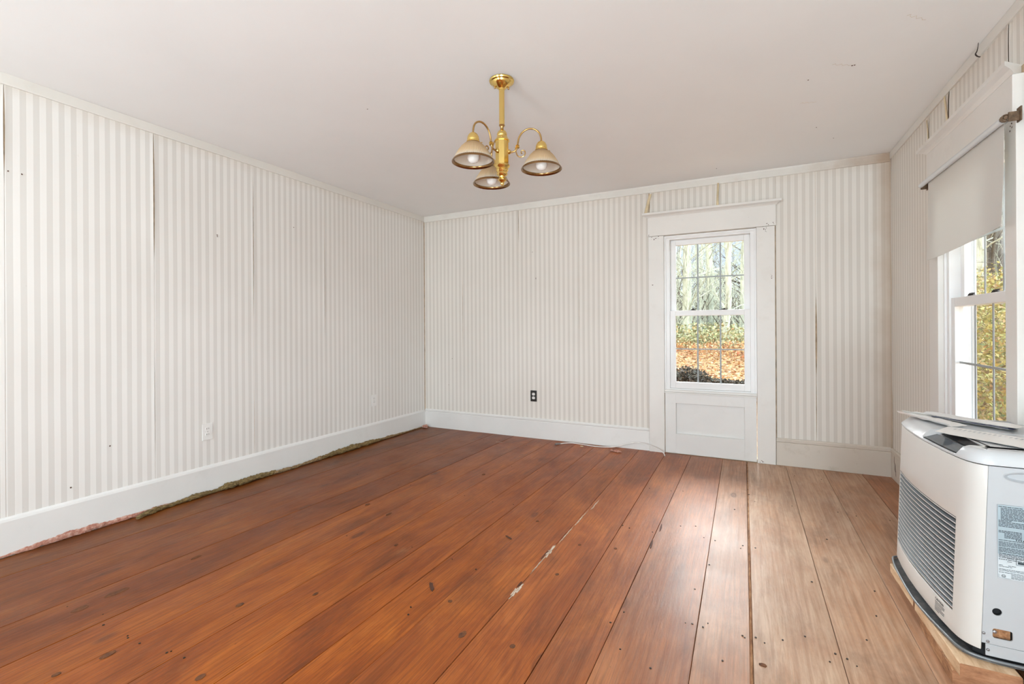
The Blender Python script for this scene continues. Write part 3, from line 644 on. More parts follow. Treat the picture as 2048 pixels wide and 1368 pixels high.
    for u in (-0.135, 0.12):
        c0 = P(u, -0.032, 1.2915)
        b = B(); b.lathe([(0.0001, 0.010), (0.012, 0.010), (0.014, 0.0)], c0, 14)
        p, q = P(u-0.028, -0.040, 0), P(u+0.028, -0.026, 0)
        b.box(min(p[0],q[0]), max(p[0],q[0]), min(p[1],q[1]), max(p[1],q[1]), 1.2912, 1.296)
        p, q = P(u-0.004, -0.034, 0), P(u+0.034, -0.024, 0)
        b.box(min(p[0],q[0]), max(p[0],q[0]), min(p[1],q[1]), max(p[1],q[1]), 1.300, 1.306)
        b.build('sash_lock', M['iron'], lo, org)
    # apron: framed panel below the stool
    pz0, pz1, pu = 0.181, 0.456, 0.277
    b = WB(); b.bx(-h+0.0045, -pu, -0.022, 0.014, 0.004, 0.5445).bx(pu, h-0.0045, -0.022, 0.014, 0.004, 0.5445).bx(-pu, pu, -0.02, 0.014, 0.004, pz0).bx(-pu, pu, -0.02, 0.014, pz1, 0.5445)
    b.mk('apron_frame', M['base'], bev=0.0012)
    WB().bx(-pu-0.004, pu+0.004, -0.02, -0.012, pz0-0.004, pz1+0.004).mk('apron_panel', M['base'])
    # chipped paint around the casing tops
    b = B(); spots = []
    for (uc, zc, su, sz, cnt) in ((-h-0.075, 1.955, 0.045, 0.014, 12), (h+0.06, 1.952, 0.02, 0.03, 8), (h+0.125, 1.998, 0.006, 0.022, 5), (h+0.11, 1.55, 0.01, 0.02, 5), (-h-0.10, 1.53, 0.008, 0.02, 4), (-h-0.13, 1.985, 0.005, 0.012, 3), (h+0.03, 0.02, 0.05, 0.012, 6), (h+0.08, 1.99, 0.02, 0.02, 3)):
        for _ in range(cnt): spots.append((uc+random.gauss(0, su*0.5), zc+random.gauss(0, sz*0.5), random.uniform(0.0015, 0.005)))
    for u, z, r in spots:
        n0 = 0.0366 if z > 1.976 else 0.0306
        if z < 1.976 and abs(u) < h+0.004: continue
        if abs(u) > h+0.131 or (dirty and u > h+0.086): continue
        kk = 6; L = [(r*random.uniform(0.4, 1.4)*cos(2*pi*i/kk), r*random.uniform(0.4, 1.2)*sin(2*pi*i/kk)) for i in range(kk)]
        b.add([P(u+p, n0, z+q) for p, q in L], [tuple(range(kk))])
    o = b.build('paint_chips', M['darkwood'], root, org, solid=0.0004); o['kind'] = 'stuff'
    return root, P, org
win1, P1, org1 = window('window_1', 'back', (w1[0]+w1[1])/2, (w1[1]-w1[0])/2)
win2, P2, org2 = window('window_2', 'right', (w2[0]+w2[1])/2, (w2[1]-w2[0])/2, dirty=True)

# added windows behind the camera, unseen: plain frames round the rear fill lamps
def added_rear_window(name, x0, x1, plane):
    root = bpy.data.objects.new(name, None); COL.objects.link(root); struct(root); root.location = (0, 0, 0)
    def bx(b, a0, a1, z0, z1):
        if plane == 'rear': return b.box(a0, a1, YR-0.09, YR-0.03, z0, z1)
        return b.box(XR+0.03, XR+0.09, a0, a1, z0, z1)
    b = B(); bx(b, x0, x0+0.05, 0.6, 2.1); bx(b, x1-0.05, x1, 0.6, 2.1); bx(b, x0+.05, x1-.05, 0.6, 0.65); bx(b, x0+.05, x1-.05, 2.05, 2.1); bx(b, x0+.05, x1-.05, 1.33, 1.37)
    b.build('window_frame', M['vinyl'], root)
added_rear_window('added_window_3', -2.5, -1.5, 'rear'); added_rear_window('added_window_4', 0.1, 0.9, 'rear')

# ------------------------------------------------------------------ roller shade on the right window
t = thing('roller_shade', (0.93, 3.0, 1.95), 'white roller shade pulled part way down over the right-hand window, its bottom edge sagging', 'window shade')
O = (0.93, 3.0, 1.95)
B().tube([(0.925, 2.535, 1.958), (0.925, 3.50, 1.958)], 0.0125, 20).build('roller', M['roller'], t, O, smooth=True)
def cl(u, v):
    y = 2.562+(3.425-2.562)*u
    zb = 1.543-0.036*u+0.004*max(0, 0.05-u)/0.05+0.006*max(0, u-0.92)/0.08
    z = 1.958*(1-v)+zb*v
    x = 0.9380-0.004*sin(pi*v)*sin(pi*u)-0.010*v*(2*u-1)**2*v
    return (x, y, z)
B().grid(cl, 30, 20).build('shade_cloth', M['cloth'], t, O, smooth=True, solid=0.0006)
def hem(u):
    p = cl(u, 1.0); return (p[0], p[1], p[2])
B().tube([hem(i/24) for i in range(25)], 0.0016, 6).build('hem', M['cloth'], t, O, smooth=True)
for y, nm in ((2.515, 'near'), (3.515, 'far')):
    b = B(); sg = -1 if nm == 'near' else 1
    b.box(0.930, 0.9635, y-0.003+sg*0.008, y+0.003+sg*0.008, 1.940, 1.976); b.box(0.9600, 0.9640, y-0.016+sg*0.008, y+0.016+sg*0.008, 1.935, 1.990)
    b.tube([(0.925, y+sg*0.004, 1.958), (0.925, y-sg*0.018, 1.958)], [0.007, 0.010], 12)
    if nm == 'near':
        pts = [(0.925+0.0125*cos(i*0.6), 2.531-i*0.0006, 1.958+0.0125*sin(i*0.6)) for i in range(40)]
        b.tube(pts, 0.0019, 6)
    b.build('bracket', M['rust'], t, O, smooth=True)
# bare iron wire hook hanging above the right window
b = B(); pts = [(0.975, 2.895, 2.448), (0.972, 2.893, 2.425), (0.966, 2.885, 2.405), (0.958, 2.875, 2.392), (0.955, 2.865, 2.382), (0.960, 2.862, 2.372), (0.970, 2.868, 2.370), (0.976, 2.878, 2.376)]
b.tube(pts, [0.0012, 0.0014, 0.0022, 0.0028, 0.0030, 0.0028, 0.0024, 0.0014], 7)
tag(b.build('wire_hook', M['iron'], smooth=True), 'small dark wire hook hanging from the ceiling edge above the right-hand window', 'hook')

# ------------------------------------------------------------------ outlets
def outlet(plane, a, z, plate, label):
    if plane == 'left': P = lambda u, n, w: (XL+0.0045+n, a+u, z+w); org = (XL+0.0045, a, z)
    else: P = lambda u, n, w: (a-u, YB-0.0045-n, z+w); org = (a, YB-0.0045, z)
    t = thing('outlet', org, label, 'outlet')
    def bx(b, u0, u1, n0, n1, z0, z1):
        p, q = P(u0, n0, z0), P(u1, n1, z1); return b.box(min(p[0],q[0]), max(p[0],q[0]), min(p[1],q[1]), max(p[1],q[1]), min(p[2],q[2]), max(p[2],q[2]))
    bx(B(), -0.035, 0.035, 0, 0.005, -0.057, 0.057).build('wall_plate', M[plate], t, org, bevel=0.002)
    for s in (-1, 1):
        b = B(); k = 20; L = []
        for i in range(k):
            an = 2*pi*i/k; L.append((0.0172*cos(an), max(-0.0135, min(0.0135, 0.0172*sin(an)))))
        b.add([P(u, 0.0045, w+s*0.0195) for u, w in L]+[P(u*0.96, 0.0072, w*0.96+s*0.0195) for u, w in L], [tuple(range(k, 2*k))]+[(i, (i+1) % k, k+(i+1) % k, k+i) for i in range(k)])
        r = b.build('receptacle', M['outlet'], t, org)
        for u, hh in ((-0.0065, 0.0045), (0.0065, 0.0037)):
            bx(B(), u-0.0013, u+0.0013, 0.0068, 0.0075, s*0.0195+0.003-hh, s*0.0195+0.003+hh).build('slot', M['slot'], r, org)
        c = P(0, 0.0068, s*0.0195-0.0075)
        b = B(); b.lathe([(0.0001, 0.0), (0.0026, 0.0), (0.0026, -0.0007 if plane == 'back' else 0.0007)], c, 10, axis='y' if plane == 'back' else 'x'); b.build('slot', M['slot'], r, org)
    c = P(0, 0.005, 0); b = B(); q = -0.0012 if plane == 'back' else 0.0012
    b.lathe([(0.003, 0.0), (0.0028, q), (0.0001, q)], c, 10, axis='y' if plane == 'back' else 'x'); b.build('screw', M['screw'], t, org)
outlet('left', 1.957, 0.432, 'outlet', 'white electrical outlet nearer the camera on the left striped wall')
outlet('left', 3.586, 0.420, 'outlet', 'white electrical outlet close to the far corner on the left striped wall')
outlet('back', -1.963, 0.436, 'outlet_bk', 'black-plated electrical outlet on the back wall above the baseboard')

# ------------------------------------------------------------------ chandelier
CX, CY = -1.14, 2.18; CO = (CX, CY, H)
t = thing('chandelier', CO, 'brass three-arm chandelier with amber frosted glass bell shades hanging from the ceiling', 'chandelier')
br = M['brass']
can = B().lathe([(0.0, H-0.0005), (0.064, H-0.0005), (0.066, H-0.006), (0.063, H-0.012), (0.055, H-0.014), (0.052, H-0.020), (0.050, H-0.024), (0.030, H-0.038), (0.017, H-0.046), (0.016, H-0.052), (0.0, H-0.052)], (CX, CY, 0), 48).build('canopy', br, t, CO, smooth=True)
for a in (0.6, 3.7):
    B().lathe([(0.004, -0.006), (0.005, -0.002), (0.0035, 0.0), (0.0035, 0.006)], (CX+0.036*cos(a), CY+0.036*sin(a), H-0.040), 10).build('screw', M['brass_dk'], can, CO, smooth=True)
B().lathe([(0.0, H-0.05), (0.0145, H-0.05), (0.0145, 2.212), (0.0, 2.212)], (CX, CY, 0), 10).build('rod', br, t, CO)
B().lathe([(0.0, 2.214), (0.015, 2.214), (0.016, 2.209), (0.011, 2.204), (0.009, 2.198), (0.009, 2.190), (0.0, 2.19)], (CX, CY, 0), 20).build('swivel', M['brass_dk'], t, CO, smooth=True)
body = B().lathe([(0.0, 2.128), (0.0365, 2.128), (0.0365, 1.999), (0.0, 1.999)], (CX, CY, 0), 8).build('column', br, t, CO)
B().lathe([(0.0, 2.192), (0.010, 2.190), (0.014, 2.184), (0.021, 2.178), (0.026, 2.168), (0.027, 2.160), (0.025, 2.154), (0.029, 2.150), (0.030, 2.146), (0.034, 2.140), (0.039, 2.133), (0.040, 2.127), (0.0, 2.127)], (CX, CY, 0), 40).build('top_cap', br, t, CO, smooth=True)
B().lathe([(0.0, 2.001), (0.039, 2.001), (0.041, 1.996), (0.038, 1.990), (0.033, 1.986), (0.030, 1.980), (0.0335, 1.975), (0.030, 1.968), (0.026, 1.962), (0.029, 1.955), (0.025, 1.947), (0.017, 1.941), (0.016, 1.935), (0.022, 1.928), (0.022, 1.920), (0.014, 1.913), (0.010, 1.909), (0.011, 1.904), (0.009, 1.898), (0.006, 1.894), (0.0, 1.893)], (CX, CY, 0), 40).build('bottom_finial', br, t, CO, smooth=True)
def spl(pts, n=6):
    out = []; P = [Vector(p) for p in pts]; P = [2*P[0]-P[1]]+P+[2*P[-1]-P[-2]]
    for i in range(1, len(P)-2):
        for k in range(n):
            u = k/n; a, b_, c, d = P[i-1], P[i], P[i+1], P[i+2]
            out.append(0.5*((2*b_)+(c-a)*u+(2*a-5*b_+4*c-d)*u*u+(3*b_-a-3*c+d)*u**3))
    out.append(P[-2]); return out
# the first arm is built pointing along +X, then turned
RS = 0.209
def W0(r, z, s=0): return (CX+r, CY+s, z)
armp = spl([W0(0.034, 2.068), W0(0.052, 2.066), W0(0.072, 2.072), W0(0.083, 2.090), W0(0.085, 2.112), W0(0.092, 2.140), W0(0.112, 2.166), W0(0.140, 2.179), W0(0.170, 2.176), W0(0.195, 2.158), W0(0.207, 2.130), W0(RS, 2.098)])
arm = B().tube(armp, 0.0048, 10).build('arm', M['brass_dk'], t, CO, smooth=True)
sp = [W0(0.072, 2.088), W0(0.076, 2.062), W0(0.084, 2.044), W0(0.100, 2.036), W0(0.116, 2.040), W0(0.124, 2.054), W0(0.119, 2.068), W0(0.107, 2.070), W0(0.102, 2.060), W0(0.107, 2.053)]
scr = B().tube(spl(sp), 0.0032, 8).build('scroll', M['brass_dk'], arm, CO, smooth=True)
col = B().lathe([(0.008, 0), (0.0115, 0.005), (0.008, 0.010), (0.011, 0.014), (0.007, 0.018)], (CX+0.083, CY, 2.084), 16)
col = col.build('collar', br, arm, CO, smooth=True)
B().lathe([(0.012, 0), (0.012, 0.008), (0.007, 0.014)], (CX+0.034, CY, 2.068), 14, axis='x').build('arm_socket', br, arm, CO, smooth=True)
fit = B().lathe([(0.006, 2.112), (0.012, 2.108), (0.022, 2.100), (0.028, 2.088), (0.030, 2.074), (0.029, 2.069), (0.033, 2.066), (0.034, 2.060), (0.030, 2.058)], (CX+RS, CY, 0), 32)
fit.lathe([(0.0, 2.062), (0.030, 2.062)], (CX+RS, CY, 0), 32)
for k in range(3):
    a = 2*pi*k/3+0.4; fit.tube([(CX+RS+0.028*cos(a), CY+0.028*sin(a), 2.063), (CX+RS+0.046*cos(a), CY+0.046*sin(a), 2.063)], 0.0022, 6)
fit = fit.build('shade_holder', br, t, CO, smooth=True)
sprof = [(0.031, 2.060), (0.036, 2.056), (0.046, 2.050), (0.060, 2.036), (0.072, 2.020), (0.083, 2.002), (0.092, 1.985), (0.098, 1.975)]
sh = B().lathe(sprof, (CX+RS, CY, 0), 120, rib=0.011, ribs=60).build('glass_shade', M['shade_glass'], t, CO, smooth=False, solid=0.0022)
rim = B().lathe([(0.0965, 1.977), (0.100, 1.974), (0.1055, 1.966), (0.1055, 1.9625), (0.100, 1.9635), (0.094, 1.970), (0.0935, 1.976), (0.0965, 1.977)], (CX+RS, CY, 0), 72).build('rim', M['rimbrass'], sh, CO, smooth=True)
B().lathe([(r-0.0035, z-0.0005) for r, z in sprof], (CX+RS, CY, 0), 60).build('white_lining', M['lining'], sh, CO, smooth=True)
blb = B().lathe([(0.0, 1.958), (0.010, 1.959), (0.022, 1.966), (0.029, 1.979), (0.030, 1.992), (0.026, 2.007), (0.018, 2.022), (0.014, 2.036), (0.0135, 2.058)], (CX+RS, CY, 0), 28).build('bulb', M['bulb'], t, CO, smooth=True)
for i, ang in enumerate((254.5, 14.5, 134.5)):
    z = radians(ang)
    if i == 0: trip = (arm, fit, sh, blb)
    else:
        trip = []
        for o in (arm, fit, sh, blb):
            c = o.copy(); COL.objects.link(c); c.parent = t
            for ch in o.children:
                d = ch.copy(); COL.objects.link(d); d.parent = c
            trip.append(c)
    for o in trip: o.rotation_euler.z = z

# ------------------------------------------------------------------ heater
HO = (0.80, 2.30, 0.086)
t = thing('heater', HO, 'cream vented room heater with a louvred front standing on lumber under the right-hand window', 'heater')
bot = [(2.655, 0.640), (2.650, 0.618), (2.635, 0.605), (2.60, 0.598), (2.50, 0.590), (2.40, 0.587), (2.30, 0.589), (2.20, 0.595), (2.12, 0.602), (2.045, 0.6125)]
cor = [(2.045, 0.6125), (2.015, 0.619), (1.994, 0.629), (1.978, 0.643), (1.9685, 0.660)]
def lean(p, z): k = (z-0.12)/0.585; return (p[1]+0.022*k, p[0]+0.006*k, z)
def ramp_pts(L, n):
    d = [0]
    for i in range(1, len(L)): d.append(d[-1]+math.dist(L[i-1], L[i]))
    out = []
    for k in range(n+1):
        s = d[-1]*k/n; i = max(j for j in range(len(d)-1) if d[j] <= s+1e-9); f = (s-d[i])/(d[i+1]-d[i])
        out.append((L[i][0]+(L[i+1][0]-L[i][0])*f, L[i][1]+(L[i+1][1]-L[i][1])*f))
    return out
EN, ES = M['enamel'], M['enamel_side_toned']
front = ramp_pts(bot, 40); corner = ramp_pts(cor, 8)
i0 = min(range(len(front)), key=lambda i: abs(front[i][0]-2.612)+ (0 if front[i][1] < 0.61 else 9))
gz0, gz1 = 0.190, 0.503
b = B(); allp = front+corner[1:]; zr = [0.122, 0.150, gz0, gz1, 0.55, 0.62, 0.700]
nF = len(front)-1
for j in range(len(zr)-1):
    for i in range(len(allp)-1):
        if zr[j] >= gz0-1e-6 and zr[j+1] <= gz1+1e-6 and i0 <= i < nF: continue
        b.add([lean(allp[i], zr[j]), lean(allp[i+1], zr[j]), lean(allp[i+1], zr[j+1]), lean(allp[i], zr[j+1])], [(0,1,2,3)])
me_o = b.build('front_panel', EN, t, HO)
bm = bmesh.new(); bm.from_mesh(me_o.data); bmesh.ops.remove_doubles(bm, verts=bm.verts, dist=1e-5); bmesh.ops.recalc_face_normals(bm, faces=bm.faces)
bm.normal_update()
f0 = max(bm.faces, key=lambda f: f.calc_area())
if f0.normal.x > 0: bmesh.ops.reverse_faces(bm, faces=bm.faces)
bm.to_mesh(me_o.data); bm.free()
me_o.data.polygons.foreach_set('use_smooth', [True]*len(me_o.data.polygons))
md = me_o.modifiers.new('thickness', 'SOLIDIFY'); md.thickness = 0.006; md.offset = -1
md = me_o.modifiers.new('edges', 'BEVEL'); md.width = 0.0012; md.segments = 2; md.limit_method = 'ANGLE'; md.angle_limit = radians(50)
# louvres
gp = front[i0:]
def slat(z, nm='louver'):
    b = B(); vs = []; m = len(gp)
    for p in gp:
        x, y, _ = lean(p, z)
        # lip at the front, blade sloping down and back
        vs += [(x+0.0000, y, z+0.0014), (x+0.0000, y, z-0.0016), (x+0.019, y, z+0.0065), (x+0.019, y, z+0.0085)]
    fs, mi = [], []
    for i in range(m-1):
        for k in range(4):
            fs.append((i*4+k, i*4+(k+1) % 4, (i+1)*4+(k+1) % 4, (i+1)*4+k)); mi.append(1 if k == 0 else 0)
    b.v = vs; b.f = fs; b.mi = mi
    return b.build(nm, [M['louver'], M['louver_lip']], me_o, HO)
NL = 18
for k in range(NL): slat(gz0+0.010+(gz1-gz0-0.014)*k/(NL-1))
b = B()
for i in range(len(gp)-1):
    q = [(*lean(gp[i], z),) for z in (gz0-0.01, gz1+0.01)]; r = [(*lean(gp[i+1], z),) for z in (gz0-0.01, gz1+0.01)]
    b.add([(q[0][0]+0.022, q[0][1], q[0][2]), (r[0][0]+0.022, r[0][1], r[0][2]), (r[1][0]+0.022, r[1][1], r[1][2]), (q[1][0]+0.022, q[1][1], q[1][2])], [(0,1,2,3)])
b.build('grille_back', M['dark'], t, HO, solid=0.002)
# core block inside so nothing is see-through
b = B(); ins = [(p[1]+0.03, p[0]) for p in bot if p[0] < 2.63]; ring = [(0.97, 2.63)]+[(x, min(y, 2.63)) for x, y in ins]+[(0.65, 2.0), (0.68, 1.985), (0.97, 1.985)]
k = len(ring); b.add([(x, y, 0.095) for x, y in ring]+[(x+0.015, y, 0.69) for x, y in ring], [tuple(range(k)), tuple(range(k, 2*k))]+[(i, (i+1) % k, k+(i+1) % k, k+i) for i in range(k)])
b.build('inner_casing', M['dark'], t, HO)
# side panel facing the camera, with its openings cut through
def side_panel():
    y = 1.9685; bm = bmesh.new()
    def loop(pts): 
        vs = [bm.verts.new((p[0]-HO[0], y+0.006*(p[1]-0.12)/0.585-HO[1], p[1]-HO[2])) for p in pts]
        return [bm.edges.new((vs[i], vs[(i+1) % len(vs)])) for i in range(len(vs))]
    xs = lambda z: 0.6615+0.022*(z-0.12)/0.585
    E = loop([(xs(0.145), 0.145), (0.985, 0.145), (0.985, 0.700), (xs(0.700), 0.700), (xs(0.5), 0.5), (xs(0.3), 0.3)])
    E += loop([(0.699+0.0115*cos(2*pi*i/24), 0.2485+0.0115*sin(2*pi*i/24)) for i in range(24)])
    rr = []
    for cx_, cz_, a0 in ((0.728, 0.190, 0), (0.694, 0.190, 90), (0.694, 0.172, 180), (0.728, 0.172, 270)):
        for q in range(4):
            a = radians(a0+q*30); rr.append((cx_+0.006*cos(a), cz_+0.006*sin(a)))
    E += loop(rr)
    E += loop([(0.775+0.058*cos(2*pi*i/32), 0.672+0.0165*sin(2*pi*i/32)) for i in range(32)])
    bmesh.ops.triangle_fill(bm, edges=E, use_beauty=True, use_dissolve=False)
    bmesh.ops.recalc_face_normals(bm, faces=bm.faces); bm.normal_update()
    if sum(f.normal.y for f in bm.faces) > 0: bmesh.ops.reverse_faces(bm, faces=bm.faces)
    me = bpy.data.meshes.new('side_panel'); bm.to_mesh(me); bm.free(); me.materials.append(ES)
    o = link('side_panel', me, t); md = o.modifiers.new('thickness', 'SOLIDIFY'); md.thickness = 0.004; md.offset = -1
    return o
sidep = side_panel()
b = B(); kk = 32
b.add([(0.775+0.058*cos(2*pi*i/kk), 1.9745, 0.672+0.0165*sin(2*pi*i/kk)) for i in range(kk)]+[(0.775+0.046*cos(2*pi*i/kk), 1.984, 0.671+0.010*sin(2*pi*i/kk)) for i in range(kk)]+[(0.775, 1.9845, 0.671)],
      [(i, (i+1) % kk, kk+(i+1) % kk, kk+i) for i in range(kk)]+[(kk+i, kk+(i+1) % kk, 2*kk) for i in range(kk)])
b.tube([(0.775+0.0585*cos(2*pi*i/kk), 1.9735, 0.672+0.017*sin(2*pi*i/kk)) for i in range(kk+1)], 0.0012, 6)
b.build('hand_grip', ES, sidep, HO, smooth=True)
B().box(0.690, 0.732, 1.9795, 1.9815, 0.164, 0.198).box(0.704, 0.724, 1.978, 1.9795, 0.170, 0.192).build('socket_insert', M['lumber_old'], sidep, HO)
B().lathe([(0.0001, -0.003), (0.005, -0.002), (0.0055, 0.0)], (0.696, 1.9790, 0.181), 12, axis='y').build('screw', M['screw'], sidep, HO)
for x, z, yy in ((0.667, 0.1755, 1.9685), (0.6765, 0.1515, 1.9685), (0.6775, 0.1245, 1.970)):
    b = B().lathe([(0.0001, -0.0025), (0.0035, -0.002), (0.0045, 0.0)], (x, yy, z), 12, axis='y')
    b.build('screw', M['screw'], sidep if z > 0.13 else t, HO)
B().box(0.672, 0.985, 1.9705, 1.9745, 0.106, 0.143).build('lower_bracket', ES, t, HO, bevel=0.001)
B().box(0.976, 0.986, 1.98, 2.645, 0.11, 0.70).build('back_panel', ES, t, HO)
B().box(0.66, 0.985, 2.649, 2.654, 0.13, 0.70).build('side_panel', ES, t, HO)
# rating label with its lines of print
b = B().box(0.701, 0.812, 1.9690, 1.9700, 0.357, 0.584)
lab = b.build('rating_label', [M['label_w']], t, HO)
B().box(0.7014, 0.8116, 1.9686, 1.9689, 0.432, 0.5835).build('tinted_area', M['label'], lab, HO)
b = B(); rnd = random.Random(5)
def textrow(z, x0, x1, h=0.0021, y=1.9683):
    x = x0
    while x < x1-0.002:
        w = min(rnd.uniform(0.003, 0.011), x1-x); b.box(x, x+w, y, y+0.0003, z-h/2, z+h/2); x += w+rnd.uniform(0.0008, 0.0016)
z = 0.579
for n_, x0, x1, gap in ((1, .703, .757, .005), (9, .708, .808, .0042), (1, .703, .735, .0045), (4, .703, .808, .0044)):
    for _ in range(n_): textrow(z, x0, x1); z -= gap
z -= 0.010
for i in range(6): textrow(z, .703 if i < 2 else .716, .755); z -= 0.0040
for k in range(6): b.box(0.742+k*0.0052, 0.7445+k*0.0052, 1.9683, 1.9686, z-0.002, z+0.002)
z -= 0.0045
for i in range(14): textrow(z, .703, .808, 0.0019); z -= 0.0040 if i % 4 else 0.0058
for z_, x0, x1 in ((0.421, .722, .738), (0.411, .722, .733), (0.398, .703, .712), (0.394, .703, .733), (0.398, .724, .743), (0.386, .703, .808), (0.382, .703, .808), (0.376, .703, .808), (0.372, .731, .808), (0.368, .731, .808), (0.364, .731, .808), (0.3605, .731, .808)): textrow(z_, x0, x1, 0.0013)
b.box(.742, .806, 1.9683, 1.9686, 0.4225, 0.4235).box(.742, .806, 1.9683, 1.9686, 0.4045, 0.4055).box(.742, .743, 1.9683, 1.9686, 0.4045, 0.4235).box(.746, .804, 1.9683, 1.9686, 0.4075, 0.4145)
b.box(.7025, .730, 1.9683, 1.9686, 0.3585, 0.3589).box(.7025, .7029, 1.9683, 1.9686, 0.3585, 0.3700)
b.tube([(0.714+0.0042*cos(i*pi/8), 1.9685, 0.3650+0.0042*sin(i*pi/8)) for i in range(17)], 0.0005, 4, cap=False)
b.build('print', M['print'], lab, HO)
def text(name, body, mat, parent, org, loc, u, up, size, shear=0.0, ext=0.0002):
    cu = bpy.data.curves.new(name, 'FONT'); cu.body = body; cu.size = size; cu.shear = shear; cu.extrude = ext; cu.align_x = 'LEFT'
    o = bpy.data.objects.new(name, cu); COL.objects.link(o)
    bpy.context.view_layer.update(); me = bpy.data.meshes.new_from_object(o); bpy.data.objects.remove(o)
    u = Vector(u).normalized(); up = Vector(up).normalized(); n = u.cross(up)
    R = Matrix((u, up, n)).transposed().to_4x4(); R.translation = Vector(loc)-Vector(org)
    me.transform(R); me.materials.clear(); me.materials.append(M[mat]); return link(name, me, parent)
text('certification_mark', 'UL', 'print', lab, HO, (0.7108, 1.9684, 0.3632), (1, 0, 0), (0, 0, 1), 0.0052)
# lettering on the curved front: logo above the louvres, caution notice below
text('logo', 'Suny', 'print', me_o, HO, (0.6068, 2.365, 0.519), (0.004, -1, 0), (0.04, 0, 1), 0.026, 0.35)
def fx(y, z):
    for i in range(len(bot)-1):
        if bot[i+1][0] <= y <= bot[i][0]:
            f = (bot[i][0]-y)/(bot[i][0]-bot[i+1][0]); return bot[i][1]+(bot[i+1][1]-bot[i][1])*f+0.022*(z-0.12)/0.585
    return 0.61
text('caution_notice', 'CAUTION', 'print', me_o, HO, (fx(2.145, 0.175)-0.0012, 2.150, 0.172), (0.105, -1, 0), (0.04, 0, 1), 0.0125)
b = B()
for i, (w_) in enumerate((0.062, 0.060, 0.045, 0.062, 0.060, 0.03)):
    z = 0.1665-i*0.0058; ya = 2.149; yb = ya-w_
    b.add([(fx(ya, z)-0.0008, ya, z-0.0012), (fx(yb, z)-0.0008, yb, z-0.0012), (fx(yb, z)-0.0008, yb, z+0.0012), (fx(ya, z)-0.0008, ya, z+0.0012)], [(0,1,2,3)])
o = b.build('notice_lines', M['print'], me_o, HO, solid=0.0002)
# moulded top cover: three stretches (plain, display bay, rounded near end)
def cover_ring(p, nrm, prof):
    return [(p[0]+nrm[0]*a, p[1]+nrm[1]*a, z) for a, z in prof]
topline = ramp_pts(bot, 44)+ramp_pts(cor, 8)[1:]
pts3 = [lean(p, 0.705) for p in topline]
pts3 += [(x, 1.9745, 0.705) for x in (0.70, 0.76, 0.83, 0.90, 0.97)]
def inward(i):
    a = Vector(pts3[max(i-1, 0)][:2]); c = Vector(pts3[min(i+1, len(pts3)-1)][:2]); d = (c-a).normalized()
    return (-d.y, d.x) if (-d.y*0+1) else None
b = B(); rings = []; bay = []
for i, p in enumerate(pts3):
    n = inward(i); y = p[1]
    if n[0] < 0 and n[1] <= 0: n = (-n[0], -n[1])
    on_front = i < 44 and 2.048 < y < 2.312
    prof = [(-0.001, 0.703), (-0.0015, 0.709), (0.004, 0.716), (0.030, 0.741), (0.045, 0.7445), (0.055, 0.745)]
    if on_front: prof = [(-0.001, 0.703), (-0.0015, 0.709), (0.003, 0.712), (0.010, 0.708), (0.050, 0.722), (0.055, 0.724)]
    elif y < 2.0 or i > 43: prof = [(-0.001, 0.703), (-0.002, 0.712), (0.004, 0.728), (0.014, 0.740), (0.030, 0.745), (0.045, 0.745)]
    rings.append([(p[0]+n[0]*a, p[1]+n[1]*a, z) for a, z in prof]); bay.append(on_front)
m = 6; vs = [q for r in rings for q in r]; fs = [(i*m+k, i*m+k+1, (i+1)*m+k+1, (i+1)*m+k) for i in range(len(rings)-1) for k in range(m-1)]
b.add(vs, fs)
# flat deck: every ring's inner edge joined to the back line
for i in range(len(rings)-1):
    a, c = rings[i][-1], rings[i+1][-1]
    bx_ = 0.985
    if c[1] < 2.03 and i > 42: continue
    b.add([a, c, (bx_, c[1], max(c[2], 0.745) if not bay[i+1] else 0.745), (bx_, a[1], 0.745)], [(0,1,2,3)])
b.add([(0.70, 2.035, 0.745), (0.70, 2.015, 0.745), (0.985, 2.015, 0.745), (0.985, 2.06, 0.745), (0.70, 2.06, 0.745)], [(0,1,2,3,4)])
b.box(0.70, 0.985, 2.014, 2.64, 0.7405, 0.7445)
b.build('top_cover', M['enamel_top'], t, HO, recalc=False, smooth=True)
# smoky display lying in the bay
b = B(); yy = [2.305-0.0248*i for i in range(11)]; vs = []
for y in yy:
    x = fx(y, 0.705); vs += [(x+0.005, y, 0.7150), (x+0.042, y, 0.7300)]
b.add(vs, [(2*i, 2*i+1, 2*i+3, 2*i+2) for i in range(len(yy)-1)]); b.build('display', M['display'], t, HO, solid=0.003)
b = B(); vs = []
for y in yy: vs += [(fx(y+0.004, 0.705)+0.0015, y+0.003, 0.7135), (fx(y, 0.705)+0.045, y-0.003, 0.7288)]
b.add(vs, [(2*i, 2*i+1, 2*i+3, 2*i+2) for i in range(len(yy)-1)]); b.build('display_outline', M['dark'], t, HO, solid=0.003)  # dark slab beneath the display, shows as its black outline
b = B(); b.add([(0.664, 2.300, 0.7322), (0.676, 2.058, 0.7322), (0.715, 2.058, 0.7462), (0.700, 2.300, 0.7462)], [(0,1,2,3)]); b.build('control_recess', M['dark'], t, HO, solid=0.003)
